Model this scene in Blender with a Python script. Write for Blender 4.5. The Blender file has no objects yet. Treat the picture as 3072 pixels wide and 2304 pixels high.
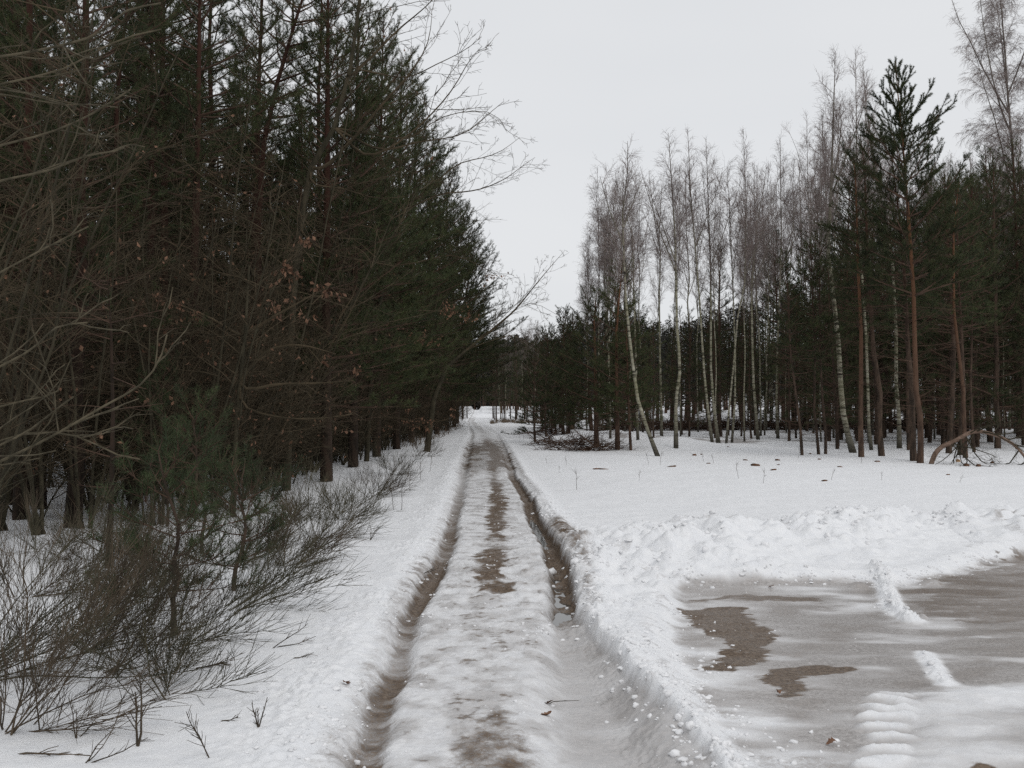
import bpy, math, random
import numpy as np
from mathutils import Vector, Matrix

# ------------------------------------------------------------------ camera, sky, sun, exposure
F = 2950.0                      # focal length in photograph pixels (3072 wide)
CAM_H = 1.75
PITCH = math.atan(58.0 / F)
scene = bpy.context.scene
cam_d = bpy.data.cameras.new("camera")
cam = bpy.data.objects.new("camera", cam_d)
scene.collection.objects.link(cam)
cam.location = (0, 0, CAM_H)
cam.rotation_euler = (math.pi / 2 + PITCH, 0, 0)
cam_d.sensor_width = 36.0
cam_d.lens = 36.0 * F / 3072.0
cam_d.clip_start = 0.05
cam_d.clip_end = 3000
scene.camera = cam

SUN_EL, SUN_AZ = math.radians(48), math.radians(155)     # azimuth clockwise from +y
world = bpy.data.worlds.new("World")
scene.world = world
world.use_nodes = True
wt = world.node_tree
for n in list(wt.nodes):
    wt.nodes.remove(n)
w_out = wt.nodes.new('ShaderNodeOutputWorld')
w_bg = wt.nodes.new('ShaderNodeBackground')
w_sky = wt.nodes.new('ShaderNodeTexSky')
w_sky.sky_type = 'NISHITA'
w_sky.sun_disc = False
w_sky.sun_elevation = SUN_EL
w_sky.sun_rotation = SUN_AZ
w_sky.air_density = 1.0
w_sky.dust_density = 2.0
w_tc = wt.nodes.new('ShaderNodeTexCoord')
w_map = wt.nodes.new('ShaderNodeMapping')
w_map.inputs['Scale'].default_value = (1.0, 1.0, 3.0)
w_noise = wt.nodes.new('ShaderNodeTexNoise')
w_noise.inputs['Scale'].default_value = 1.6
w_noise.inputs['Detail'].default_value = 3.0
w_ramp = wt.nodes.new('ShaderNodeValToRGB')
w_ramp.color_ramp.elements[0].position = 0.3
w_ramp.color_ramp.elements[0].color = (7.3, 7.48, 7.72, 1)
w_ramp.color_ramp.elements[1].position = 0.7
w_ramp.color_ramp.elements[1].color = (7.9, 8.02, 8.18, 1)
w_mix = wt.nodes.new('ShaderNodeMixRGB')      # cloud cover over the clear sky
w_mix.inputs[0].default_value = 0.96
wt.links.new(w_tc.outputs['Generated'], w_map.inputs['Vector'])
wt.links.new(w_map.outputs['Vector'], w_noise.inputs['Vector'])
wt.links.new(w_noise.outputs['Fac'], w_ramp.inputs['Fac'])
wt.links.new(w_sky.outputs['Color'], w_mix.inputs[1])
wt.links.new(w_ramp.outputs['Color'], w_mix.inputs[2])
wt.links.new(w_mix.outputs['Color'], w_bg.inputs['Color'])
w_bg.inputs['Strength'].default_value = 0.1
wt.links.new(w_bg.outputs['Background'], w_out.inputs['Surface'])

sun_d = bpy.data.lights.new("sun", 'SUN')
sun_d.energy = 0.72
sun_d.angle = math.radians(25)
sun_d.color = (1.0, 0.97, 0.93)
sun = bpy.data.objects.new("sun", sun_d)
scene.collection.objects.link(sun)
_sd = Vector((math.sin(SUN_AZ) * math.cos(SUN_EL), math.cos(SUN_AZ) * math.cos(SUN_EL), math.sin(SUN_EL)))
sun.rotation_euler = _sd.to_track_quat('Z', 'Y').to_euler()

scene.view_settings.view_transform = 'Standard'
scene.view_settings.look = 'None'
scene.view_settings.exposure = 0.0
scene.view_settings.gamma = 1.0
scene.render.engine = 'CYCLES'
scene.cycles.use_denoising = False
scene.cycles.sampling_pattern = 'BLUE_NOISE'
scene.cycles.max_bounces = 6
scene.cycles.diffuse_bounces = 3
scene.cycles.glossy_bounces = 2
scene.cycles.transparent_max_bounces = 4

COL = scene.collection
PI = math.pi

# ------------------------------------------------------------------ pixel <-> world
def ray(px, py):
    u = (px - 1536.0) / F
    v = (1152.0 - py) / F
    c, s = math.cos(PITCH), math.sin(PITCH)
    return u, c - v * s, s + v * c
def at(px, py, z=0.0):
    """point of the level ground seen at a photograph pixel"""
    u, dy, dz = ray(px, py)
    t = (z - CAM_H) / dz
    return (u * t, dy * t, z)
def at_d(px, py, d):
    """point at forward distance d seen at a photograph pixel"""
    u, dy, dz = ray(px, py)
    t = d / dy
    return (u * t, d, CAM_H + dz * t)
def ydist(py):
    return at(1536, py)[1]

# ------------------------------------------------------------------ noise
def _hash(ix, iy, seed):
    h = (ix.astype(np.int64) * 374761393 + iy.astype(np.int64) * 668265263 + seed * 974634777) & 0xffffffff
    h = ((h ^ (h >> 13)) * 1274126177) & 0xffffffff
    h = (h ^ (h >> 16)) & 0xffffffff
    return h.astype(np.float64) / 4294967295.0
def vnoise(x, y, seed=0):
    x = np.asarray(x, float); y = np.asarray(y, float)
    ix, iy = np.floor(x), np.floor(y)
    fx, fy = x - ix, y - iy
    fx = fx * fx * (3 - 2 * fx); fy = fy * fy * (3 - 2 * fy)
    a = _hash(ix, iy, seed); b = _hash(ix + 1, iy, seed)
    c = _hash(ix, iy + 1, seed); d = _hash(ix + 1, iy + 1, seed)
    return (a * (1 - fx) + b * fx) * (1 - fy) + (c * (1 - fx) + d * fx) * fy
def fbm(x, y, seed=0, oct=4, gain=0.5):
    s = 0; amp = 1; tot = 0
    for k in range(oct):
        s = s + amp * vnoise(x * 2 ** k + 17.3 * k, y * 2 ** k - 9.1 * k, seed + k)
        tot += amp; amp *= gain
    return s / tot
def sstep(a, b, x):
    t = np.clip((x - a) / (b - a), 0, 1)
    return t * t * (3 - 2 * t)
def worley(x, y, seed=0):
    """distance to the nearest of one random point per cell"""
    ix, iy = np.floor(x), np.floor(y)
    best = np.full(np.shape(x), 9.0)
    for dx in (-1, 0, 1):
        for dy in (-1, 0, 1):
            cx, cy = ix + dx, iy + dy
            qx = cx + 0.15 + 0.7 * _hash(cx, cy, seed); qy = cy + 0.15 + 0.7 * _hash(cx, cy, seed + 5)
            best = np.minimum(best, np.hypot(x - qx, y - qy))
    return best

# ------------------------------------------------------------------ ground shape
def pix_curve(pts):
    w = sorted([at(*p)[:2] for p in pts], key=lambda q: q[1])
    return np.array([q[1] for q in w]), np.array([q[0] for q in w])
LR = pix_curve([(1040, 2420), (1090, 2272), (1140, 2108), (1190, 2016), (1222, 1863), (1270, 1760), (1318, 1683), (1346, 1618),
                (1374, 1509), (1390, 1427), (1398, 1380), (1412, 1330), (1420, 1300), (1408, 1278), (1405, 1262), (1420, 1240), (1425, 1225)])
RR = pix_curve([(1960, 2420), (1900, 2272), (1800, 2080), (1735, 1918), (1702, 1840), (1683, 1776), (1676, 1700), (1648, 1629),
                (1605, 1547), (1572, 1471), (1540, 1427), (1525, 1380), (1505, 1330), (1490, 1300), (1450, 1278), (1425, 1262), (1435, 1240), (1435, 1225)])
CS = pix_curve([(1430, 2420), (1450, 2272), (1470, 2141), (1485, 1907), (1480, 1740), (1472, 1690), (1490, 1590), (1492, 1500), (1488, 1454),
                (1480, 1420), (1475, 1390), (1495, 1370), (1482, 1340), (1465, 1330), (1455, 1300), (1430, 1278), (1415, 1262), (1428, 1240), (1430, 1225)])
def prof(y, tab):
    """interpolate a table of (photo row, value) over world distance"""
    t = sorted([(ydist(r), v) for r, v in tab])
    return np.interp(y, [a for a, b in t], [b for a, b in t])
def poly_sd(x, y, pts):
    """signed distance to polygon (negative inside)"""
    P = np.array(pts); Q = np.roll(P, -1, axis=0)
    d = np.full(x.shape, 1e9); inside = np.zeros(x.shape, bool)
    for (ax, ay), (bx, by) in zip(P, Q):
        ex, ey = bx - ax, by - ay
        t = np.clip(((x - ax) * ex + (y - ay) * ey) / (ex * ex + ey * ey + 1e-12), 0, 1)
        d = np.minimum(d, np.hypot(x - ax - t * ex, y - ay - t * ey))
        c = ((ay > y) != (by > y)) & (x < (bx - ax) * (y - ay) / (by - ay + 1e-12) + ax)
        inside ^= c
    return np.where(inside, -d, d)
def line_d(x, y, pts):
    """distance to a polyline and the running parameter 0..n-1"""
    d = np.full(x.shape, 1e9); prm = np.zeros(x.shape)
    for k in range(len(pts) - 1):
        (ax, ay), (bx, by) = pts[k], pts[k + 1]
        ex, ey = bx - ax, by - ay
        t = np.clip(((x - ax) * ex + (y - ay) * ey) / (ex * ex + ey * ey + 1e-12), 0, 1)
        dd = np.hypot(x - ax - t * ex, y - ay - t * ey)
        prm = np.where(dd < d, k + t, prm); d = np.minimum(d, dd)
    return d, prm
def g3(pts):   # zoomed crop coordinates (1900,1400 at scale .545) to ground
    return [at(1900 + a * .545, 1400 + b * .545)[:2] for a, b in pts]
ICE_POLY = [at(*p)[:2] for p in [(2000, 1850), (2020, 1765), (2060, 1735), (2200, 1733), (2560, 1730), (2700, 1735), (2830, 1712), (2950, 1672), (3072, 1655), (3700, 1640),
                                 (3900, 2700), (2420, 2700), (2200, 2304), (2130, 2180), (2060, 2080), (2020, 1980)]]
MUD = [g3([(270, 770), (400, 750), (600, 740), (700, 830), (770, 900), (750, 1000), (640, 1060), (560, 1110), (400, 1080), (500, 960), (430, 880), (340, 830)]),
       g3([(690, 1160), (760, 1070), (930, 1050), (1180, 1070), (980, 1130), (1050, 1190), (830, 1230), (770, 1180)]),
       g3([(270, 712), (420, 690), (520, 668), (700, 672), (1060, 690), (1000, 708), (700, 706), (400, 715)]),
       g3([(1690, 650), (1760, 600), (1900, 540), (2151, 500), (2600, 480), (2600, 800), (1900, 830), (1700, 800), (1590, 770), (1600, 690)]),
       g3([(1820, 1670), (1900, 1605), (2151, 1640), (2400, 1700), (2400, 1900), (1800, 1900)]),
       g3([(980, 900), (1200, 880), (1230, 930), (1100, 990), (980, 980)])]
GREYSNOW = g3([(1500, 1250), (1750, 1170), (2151, 1180), (2500, 1200), (2500, 1600), (2000, 1590), (1800, 1640), (1700, 1750), (1500, 1750)])
BANK = [at(*p)[:2] for p in [(1930, 1735), (1990, 1660), (2100, 1630), (2300, 1622), (2560, 1610), (2800, 1600), (3000, 1610), (3200, 1600), (3600, 1580)]]
BANK_H = [0.02, .26, .28, .22, .28, .30, .40, .36, .3]
LIP = [at(*p)[:2] for p in [(1600, 1500), (1660, 1560), (1720, 1640), (1760, 1720), (1790, 1840), (1860, 1960), (1960, 2100), (2110, 2290), (2260, 2480)]]
RIDGE1 = g3([(1330, 560), (1380, 620), (1410, 700), (1440, 770), (1530, 820)])
RIDGE2 = g3([(1600, 990), (1650, 1050), (1680, 1110), (1720, 1160)])
TREAD = g3([(1400, 1230), (1390, 1400), (1385, 1700), (1380, 2000)])
BLOCK = [g3([(1240, 640)])[0], g3([(1640, 620)])[0], g3([(1590, 795)])[0]]

def ground(x, y, full=False):
    """height of the snow; with full=True also dirt, ice and wet masks"""
    x = np.asarray(x, float); y = np.asarray(y, float)
    xl = np.interp(y, *LR); xr = np.interp(y, *RR); xc = np.interp(y, *CS)
    n1 = fbm(x * .35, y * .35, 1, 3) - .5
    n2 = fbm(x * 2.2, y * 2.2, 7, 3) - .5 + .8 * sstep(1.5, 3, x) * (fbm(x * .9, y * .7, 8, 3) - .5)
    near = np.clip(1.3 - y / 40, 0.15, 1)
    wx = x + .03 * (vnoise(x * 11, y * 11, 21) - .5); wy = y + .03 * (vnoise(x * 11, y * 11, 22) - .5)
    lump = np.clip(.60 - worley(wx * 12, wy * 12, 3), 0, 1) ** .7 * sstep(.3, .8, vnoise(x * 2.1, y * 2.1, 31)) * vnoise(x * 12, y * 12, 35)
    lump2 = np.clip(.6 - worley(wx * 26, wy * 26, 4), 0, 1) ** .7 * sstep(.2, .8, vnoise(x * 3.1, y * 3.1, 33)) * vnoise(x * 26, y * 26, 37)
    z = 0.10 * n1 + 0.05 * n2 * near
    # soft hollows and hummocks left of the track
    leftz = sstep(0.4, 1.2, xl - x)
    z = z + leftz * 0.07 * (fbm(x * 1.3, y * 1.0, 11, 2) - .5) + leftz * .012 * (fbm(x * 6, y * 6, 15, 2) - .5)
    # forest floor and terrain
    z = z + 0.5 * sstep(-8, -40, x) * fbm(x * .1, y * .1, 13, 2)
    z = z + 1.0 * sstep(55, 95, y) * sstep(2, 16, x) + 1.0 * sstep(120, 220, y)
    z = z + .45 * np.exp(-((x - 4.6) / 2.6) ** 2 - ((y - 46) / 4) ** 2) * (1 + .6 * n2)
    z = z + .35 * np.exp(-((x - 6.6) / 1.7) ** 2 - ((y - 40) / 2) ** 2)
    # the track: a pressed crown between two ruts with thrown up sides
    dl, dr = x - xl, x - xr
    road = sstep(-.35, -.05, dl) * sstep(.35, .05, dr)
    fade = np.clip(1.25 - y / 90, .2, 1)
    wob = (fbm(y * 1.7 + 5, y * 0 + .2 * x, 41, 3) - .5) * 1.1 + .25 * (fbm(x * 9, y * 8, 42, 2) - .5)
    wl = .085 + .06 * (fbm(y * .8, y * 0, 43, 2) - .5)
    rutl = np.exp(-(np.abs(dl + .08 * wob) / (wl + .03)) ** 3.2)
    wide = prof(y, [(2500, .36), (2280, .34), (2080, .26), (1923, .17), (1850, .10), (1780, .085), (1640, .075), (1540, .07), (1430, .07), (1230, .1)])
    drw = dr + .08 * wob
    lft = prof(y, [(2500, 1.9), (2080, 1.5), (1900, 1.2), (1800, 1.0), (1230, 1.0)])
    rutr = sstep(wide + .055, wide - .02, drw) * sstep(-wide * lft - .10, -wide * .55, drw)
    depl = prof(y, [(2500, .07), (2000, .08), (1700, .11), (1600, .09), (1500, .05), (1380, .06), (1230, .03)])
    depr = prof(y, [(2500, .10), (1950, .10), (1850, .10), (1825, .13), (1776, .165), (1700, .17), (1640, .145), (1560, .13), (1480, .12), (1400, .05), (1230, .03)])
    bankl = np.exp(-((dl + .36) / .20) ** 2) * (.012 + .05 * fbm(x * 3, y * 2, 45, 3))
    dbr, prb = line_d(x, y, LIP)
    bankr = np.exp(-(dbr / .17) ** 2) * (.02 + .11 * fbm(x * 3.3, y * 3.0, 47, 4))
    bankr2 = np.exp(-((dr - .30) / .14) ** 2) * .05 * sstep(14, 18, y) * fade
    z = z * (1 - .85 * sstep(-.8, -.1, dl) * sstep(.8, .1, dr)) + fade * (bankl + bankr + bankr2) - .02 * road
    z = z - rutl * depl * fade - rutr * depr * fade
    wall = 4 * (rutl * (1 - rutl) + rutr * (1 - rutr) * sstep(-.05, .05, dr))
    z = z + fade * np.clip(wall, 0, 1) * (.030 * (lump + lump2) + .014 * (fbm(x * 30, y * 30, 55, 3) - .5))
    crown_l = road * (1 - np.clip(rutl + rutr, 0, 1))
    z = z + crown_l * fade * (.012 * (fbm(x * 20, y * 14, 51, 3) - .5) + .020 * lump2 + .012 * lump)
    z = z + fade * .055 * lump * np.clip(np.exp(-((dl + .45) / .35) ** 2) + np.exp(-(dbr / .3) ** 2) * 1.5, 0, 1.4)
    z = z + fade * .035 * lump2 * np.clip(np.exp(-((dl + .35) / .4) ** 2) + np.exp(-(dbr / .35) ** 2) * 1.5, 0, 1.2)
    # packed ice apron on the right with its ploughed bank
    jit = (fbm(x * 1.6, y * 3.0, 61, 4) - .5)
    sd = poly_sd(x, y, ICE_POLY)
    ice_in = sstep(.10, -.14, sd + .16 * jit)
    db, pb = line_d(x, y, BANK)
    bh = np.interp(pb, range(len(BANK_H)), BANK_H)
    bump = fbm(x * 1.5, y * 1.5, 65, 4) * 1.1 + .25
    bank_m = np.exp(-(db / 1.1) ** 2)
    z = z * (1 - ice_in) + bank_m * bh * bump * (1 - ice_in * .9)
    ck = np.clip(.62 - worley(x * 2.6, y * 2.6, 67), 0, 1)
    ck2 = np.clip(.60 - worley(wx * 5.5, wy * 5.5, 66), 0, 1) ** .8
    z = z + (1 - ice_in) * np.exp(-(db / 1.5) ** 2) * (.15 * ck * vnoise(x * .9, y * .9, 68) * 2 + .10 * ck2 * vnoise(x * 1.5, y * 1.5, 64) + .045 * (fbm(x * 7, y * 7, 69, 3) - .5) + .06 * lump + .025 * lump2)
    rim = np.exp(-((sd - .22) / .16) ** 2)
    z = z + rim * .045 + ice_in * (-.05 + .006 * (fbm(x * 4, y * 8, 71, 3) - .5))
    for R_, w_, h_ in ((RIDGE1, .075, .07), (RIDGE2, .055, .022)):
        d_, _ = line_d(x, y, R_)
        d_ = np.abs(d_ + .05 * (vnoise(x * 9, y * 9, 72) - .5))
        z = z + h_ * np.exp(-(d_ / w_) ** 2) * (.35 + .6 * vnoise(x * 11, y * 11, 73) + 1.3 * np.clip(.6 - worley(wx * 17, wy * 17, 38), 0, 1))
    for k, (bx, by) in enumerate(BLOCK):
        z = z + (.06, .05, .03)[k] * np.exp(-(((x - bx) / (.09, .10, .03)[k]) ** 2 + ((y - by) / .08) ** 2) ** 1.5)
    dt, pt = line_d(x, y, TREAD)
    tz = sstep(.17, .07, dt + .07 * (vnoise(x * 9, y * 9, 76) - .5))
    lugs = np.clip(np.sin((y + .9 * (x - 2.0) ** 2 + .12 * (x - 2) + .11 * vnoise(x * 5, y * 5, 74)) * 2 * PI / .19) * .5 + .5, 0, 1) ** .8
    z = z + tz * (.032 + .03 * lump2) * lugs * sstep(6.6, 5.9, y) * (.7 + .5 * vnoise(x * 11, y * 11, 75))
    gs = sstep(.12, -.15, poly_sd(x, y, GREYSNOW) + .35 * (fbm(x * 2, y * 4, 77, 3) - .5))
    z = z + gs * (.035 + .03 * (fbm(x * 5, y * 6, 79, 3) - .5))
    if not full:
        return z
    # ---------------- masks
    fn = fbm(x * 7, y * 12, 81, 4)
    mid = fbm(x * 3.2, y * 5, 83, 3); midr = fbm(x * 7, y * 5.5, 84, 4)
    dirt = np.zeros_like(z); ice = np.zeros_like(z)
    sl = prof(y, [(2500, .9), (2300, .95), (2150, .7), (2010, 1.0), (1960, .5), (1880, .65), (1840, .85), (1770, 1.15), (1690, 1.25), (1655, .7), (1600, 1.0), (1560, .8), (1520, .75), (1430, .30), (1350, .45), (1300, .3), (1230, .1)])
    dirt = np.maximum(dirt, rutl ** .8 * sl * (.45 + .9 * fn))
    dirt = np.maximum(dirt, np.exp(-((dl + .16) / .13) ** 2) * sl * .55 * (fn * 1.6 - .1))
    sr = prof(y, [(2500, .1), (1960, .1), (1930, .35), (1880, .2), (1830, .6), (1780, .9), (1700, 1.0), (1600, 1.15), (1520, 1.1), (1440, .95), (1400, .5), (1350, .5), (1300, .3), (1230, .1)])
    dirt = np.maximum(dirt, rutr ** .7 * sr * (.6 + .8 * fn))
    so = prof(y, [(2500, 0), (1860, .0), (1830, .6), (1740, .55), (1700, .6), (1640, 1.0), (1580, .95), (1555, .5), (1500, .45), (1430, .6), (1300, .2), (1230, 0)])
    wo = prof(y, [(2500, .1), (1750, .12), (1640, .22), (1580, .20), (1540, .10), (1430, .1), (1230, .1)])
    dirt = np.maximum(dirt, np.exp(-((dr - .20 - .3 * wo) / wo) ** 2) * so * (.25 + 1.1 * fn))
    sc_ = prof(y, [(2500, .6), (2304, .66), (2230, .78), (2180, .5), (2141, .80), (2090, .2), (1960, .15), (1930, .42), (1907, .72), (1880, .38), (1840, .3), (1790, .12), (1775, .95), (1700, 1.15), (1655, 1.1), (1640, .55), (1610, .75),
                   (1585, 1.1), (1470, 1.15), (1430, .55), (1415, .7), (1400, 1.2), (1340, 1.2), (1325, .8), (1310, .4), (1275, .5), (1260, .5), (1240, .1), (1225, 0)])
    wc = prof(y, [(2500, .30), (2200, .22), (2141, .10), (1907, .05), (1740, .13), (1690, .15), (1590, .15), (1454, .16), (1400, .16), (1340, .28), (1300, .4), (1225, .3)])
    dirt = np.maximum(dirt, np.exp(-(np.abs(x - xc + .22 * (mid - .5) + .16 * (fbm(x * 10, y * 9, 89, 3) - .5)) / (wc * (.75 + .6 * vnoise(y * 2.3, y * 0, 86)))) ** 3) * sc_ * (.25 + 1.4 * fbm(x * 9, y * 7, 92, 4)))
    spk = sstep(.60, .72, fbm(x * 16, y * 22, 85, 3))
    dirt = np.maximum(dirt, crown_l * fade * (.20 + .48 * spk * sstep(.4, .65, midr)) * sstep(.9, .2, np.abs(x - xc)))
    yw = y + 9 * (fbm(x * .9, y * .12, 87, 3) - .5)
    slush = sstep(ydist(1455), ydist(1400), yw) * sstep(ydist(1300), ydist(1340), yw) * sstep(.35, 0, np.abs(x - (xl + xr) / 2) - (xr - xl) * .5 + .5 * (midr - .5))
    dirt = np.maximum(dirt, slush * (.05 + .85 * sstep(.3, .7, fbm(x * 3, y * .9, 88, 4))))
    ice = np.maximum(ice, road * fade * (.34 + .26 * sstep(.3, .75, midr) + .16 * (fn - .5)))
    ice = np.maximum(ice, rutr * sstep(ydist(1700), ydist(1880), y) * 0 + rutr * sstep(ydist(1760), ydist(1880), y) * 0 + rutr * (y < ydist(1800)) * (.56 + .3 * (mid - .3)))
    ice = np.maximum(ice, rutr * sstep(ydist(1300), ydist(1500), y) * 0 + slush * .7)
    ice = np.maximum(ice, rutl * .6)
    # apron
    wrp = .35 * (fbm(x * 1.2, y * 1.2, 90, 3) - .5)
    streak = fbm(x * 1.5 + .5 * y, (y + wrp) * 5.5, 91, 5)
    streak2 = fbm(x * 2.6 - .6 * y, (y + wrp) * 4.0, 93, 5)
    ia = ice_in * (.76 + 1.0 * (streak - .5) + .6 * (streak2 - .5))
    ia = ia * (1 - .42 * gs)
    leftfrost = sstep(at(2280, 1950)[0], at(2060, 1950)[0], x) * sstep(9.6, 6.5, y) * .45
    ia = np.clip(ia - leftfrost * (.3 + mid), 0, 1)
    ice = np.maximum(ice, ia)
    md = np.zeros_like(z)
    for k, P in enumerate(MUD):
        s_ = poly_sd(x, y, P) + .26 * (fbm(x * 2.6, y * 6, 95 + k, 5) - .5) + .13 * (fbm(x * 9, y * 24, 195 + k, 3) - .5)
        md = np.maximum(md, (.62 * sstep(.015, -.04, s_) + .38 * sstep(.16, -.08, s_) - .25 * sstep(.55, .8, fbm(x * 14, y * 20, 196, 3))) * (1.0, 1.0, .8, .62, 1.0, .38)[k])
    md = md * (1 - sstep(0.01, .05, sum(.085 * np.exp(-(line_d(x, y, R_)[0] / .08) ** 2) for R_ in (RIDGE1, RIDGE2))))
    md3 = ice_in * sstep(at(2500, 1900)[0], at(2900, 1800)[0], x) * sstep(6.5, 8.4, y) * sstep(.36, .62, streak) * .70
    md2 = ice_in * sstep(.48, .68, streak2) * .42 * (1 - .8 * gs)
    keep = 1 - np.exp(-(line_d(x, y, RIDGE1)[0] / .10) ** 4) - .8 * np.exp(-(line_d(x, y, RIDGE2)[0] / .08) ** 4)
    md = np.maximum(np.maximum(md, md3), md2) * keep * (1 - tz * .8)
    ice = ice * np.clip(keep, 0, 1)
    dirt = np.maximum(dirt, md * np.clip(ice_in * 2, 0, 1))
    # traces of soil on the ploughed bank and around the lip
    bs = np.exp(-(db / 1.2) ** 2) * (1 - ice_in)
    dirt = np.maximum(dirt, bs * sstep(.60, .78, fbm(x * 3.1, y * 3.1, 97, 4)) * .42)
    hot = np.exp(-((x - at(2990, 1600)[0]) / .55) ** 2 - ((y - 12.4) / 1.0) ** 2)
    dirt = np.maximum(dirt, hot * sstep(.5, .64, fbm(x * 7, y * 8, 99, 4)) * .7)
    hot2 = np.exp(-((x - at(3050, 1665)[0]) / .8) ** 2 - ((y - 11.3) / .45) ** 2)
    dirt = np.maximum(dirt, hot2 * sstep(.48, .6, fbm(x * 8, y * 12, 101, 4)) * .8)
    lp = np.exp(-(dbr / .35) ** 2)
    dirt = np.maximum(dirt, lp * sstep(.62, .75, fbm(x * 6, y * 6, 103, 3)) * .30)
    fr = sstep(.5, -.1, np.abs(sd) - .12) * sstep(.6, .7, fbm(x * 8, y * 9, 105, 3)) * .4
    dirt = np.maximum(dirt, fr * sstep(at(2200, 1800)[0], at(2050, 1800)[0], x))
    # litter under the pine wood on both sides
    lit = sstep(-5.2, -7.5, x) * sstep(.47, .62, fbm(x * 1.1, y * 1.1, 107, 4)) * .45
    lit = np.maximum(lit, sstep(36, 44, y - .0 * x) * sstep(3.2, 5, x) * sstep(.50, .63, fbm(x * .9, y * .5, 109, 4)) * .6)
    dirt = np.maximum(dirt, lit)
    ice = ice * (1 - .75 * tz * sstep(6.6, 5.9, y) * lugs); dirt = dirt * (1 - .7 * tz * sstep(6.6, 5.9, y))
    return z, np.clip(dirt, 0, 1.2), np.clip(ice, 0, 1)
def gz(x, y):
    return float(ground(np.array([float(x)]), np.array([float(y)]))[0])

# ------------------------------------------------------------------ materials
def new_mat(name):
    m = bpy.data.materials.new(name); m.use_nodes = True
    nt = m.node_tree
    return m, nt, nt.nodes['Principled BSDF']
def bark_mat(name, c1, c2, scale=(8, 8, 2), rough=.95, c3=None, zlo=0, zhi=1, bump=.0, vary=.15):
    """bark mottled between two colours; c3 takes over with height (metres above the foot of the tree)"""
    m, nt, b = new_mat(name)
    N = nt.nodes.new; L = nt.links.new
    tc = N('ShaderNodeTexCoord'); mp = N('ShaderNodeMapping'); mp.inputs['Scale'].default_value = scale
    no = N('ShaderNodeTexNoise'); no.inputs['Scale'].default_value = 1.0; no.inputs['Detail'].default_value = 4
    rp = N('ShaderNodeValToRGB'); rp.color_ramp.elements[0].position = .38; rp.color_ramp.elements[1].position = .62
    rp.color_ramp.elements[0].color = (*c1, 1); rp.color_ramp.elements[1].color = (*c2, 1)
    L(tc.outputs['Object'], mp.inputs['Vector']); L(mp.outputs['Vector'], no.inputs['Vector']); L(no.outputs['Fac'], rp.inputs['Fac'])
    col = rp.outputs['Color']
    if c3 is not None:
        sp = N('ShaderNodeSeparateXYZ'); L(tc.outputs['Object'], sp.inputs[0])
        mr = N('ShaderNodeMapRange'); mr.inputs['From Min'].default_value = zlo; mr.inputs['From Max'].default_value = zhi
        L(sp.outputs['Z'], mr.inputs['Value'])
        mx = N('ShaderNodeMixRGB'); L(mr.outputs['Result'], mx.inputs[0]); L(col, mx.inputs[1])
        m3 = N('ShaderNodeMixRGB'); m3.inputs[1].default_value = (*c3, 1); m3.inputs[2].default_value = (*[v * .6 for v in c3], 1)
        L(no.outputs['Fac'], m3.inputs[0]); L(m3.outputs['Color'], mx.inputs[2])
        col = mx.outputs['Color']
    oi = N('ShaderNodeObjectInfo'); hs = N('ShaderNodeHueSaturation')
    mr2 = N('ShaderNodeMapRange'); mr2.inputs['To Min'].default_value = 1 - vary; mr2.inputs['To Max'].default_value = 1 + vary
    L(oi.outputs['Random'], mr2.inputs['Value']); L(mr2.outputs['Result'], hs.inputs['Value']); L(col, hs.inputs['Color'])
    L(hs.outputs['Color'], b.inputs['Base Color'])
    b.inputs['Roughness'].default_value = rough
    b.inputs['Specular IOR Level'].default_value = .2
    return m
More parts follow.
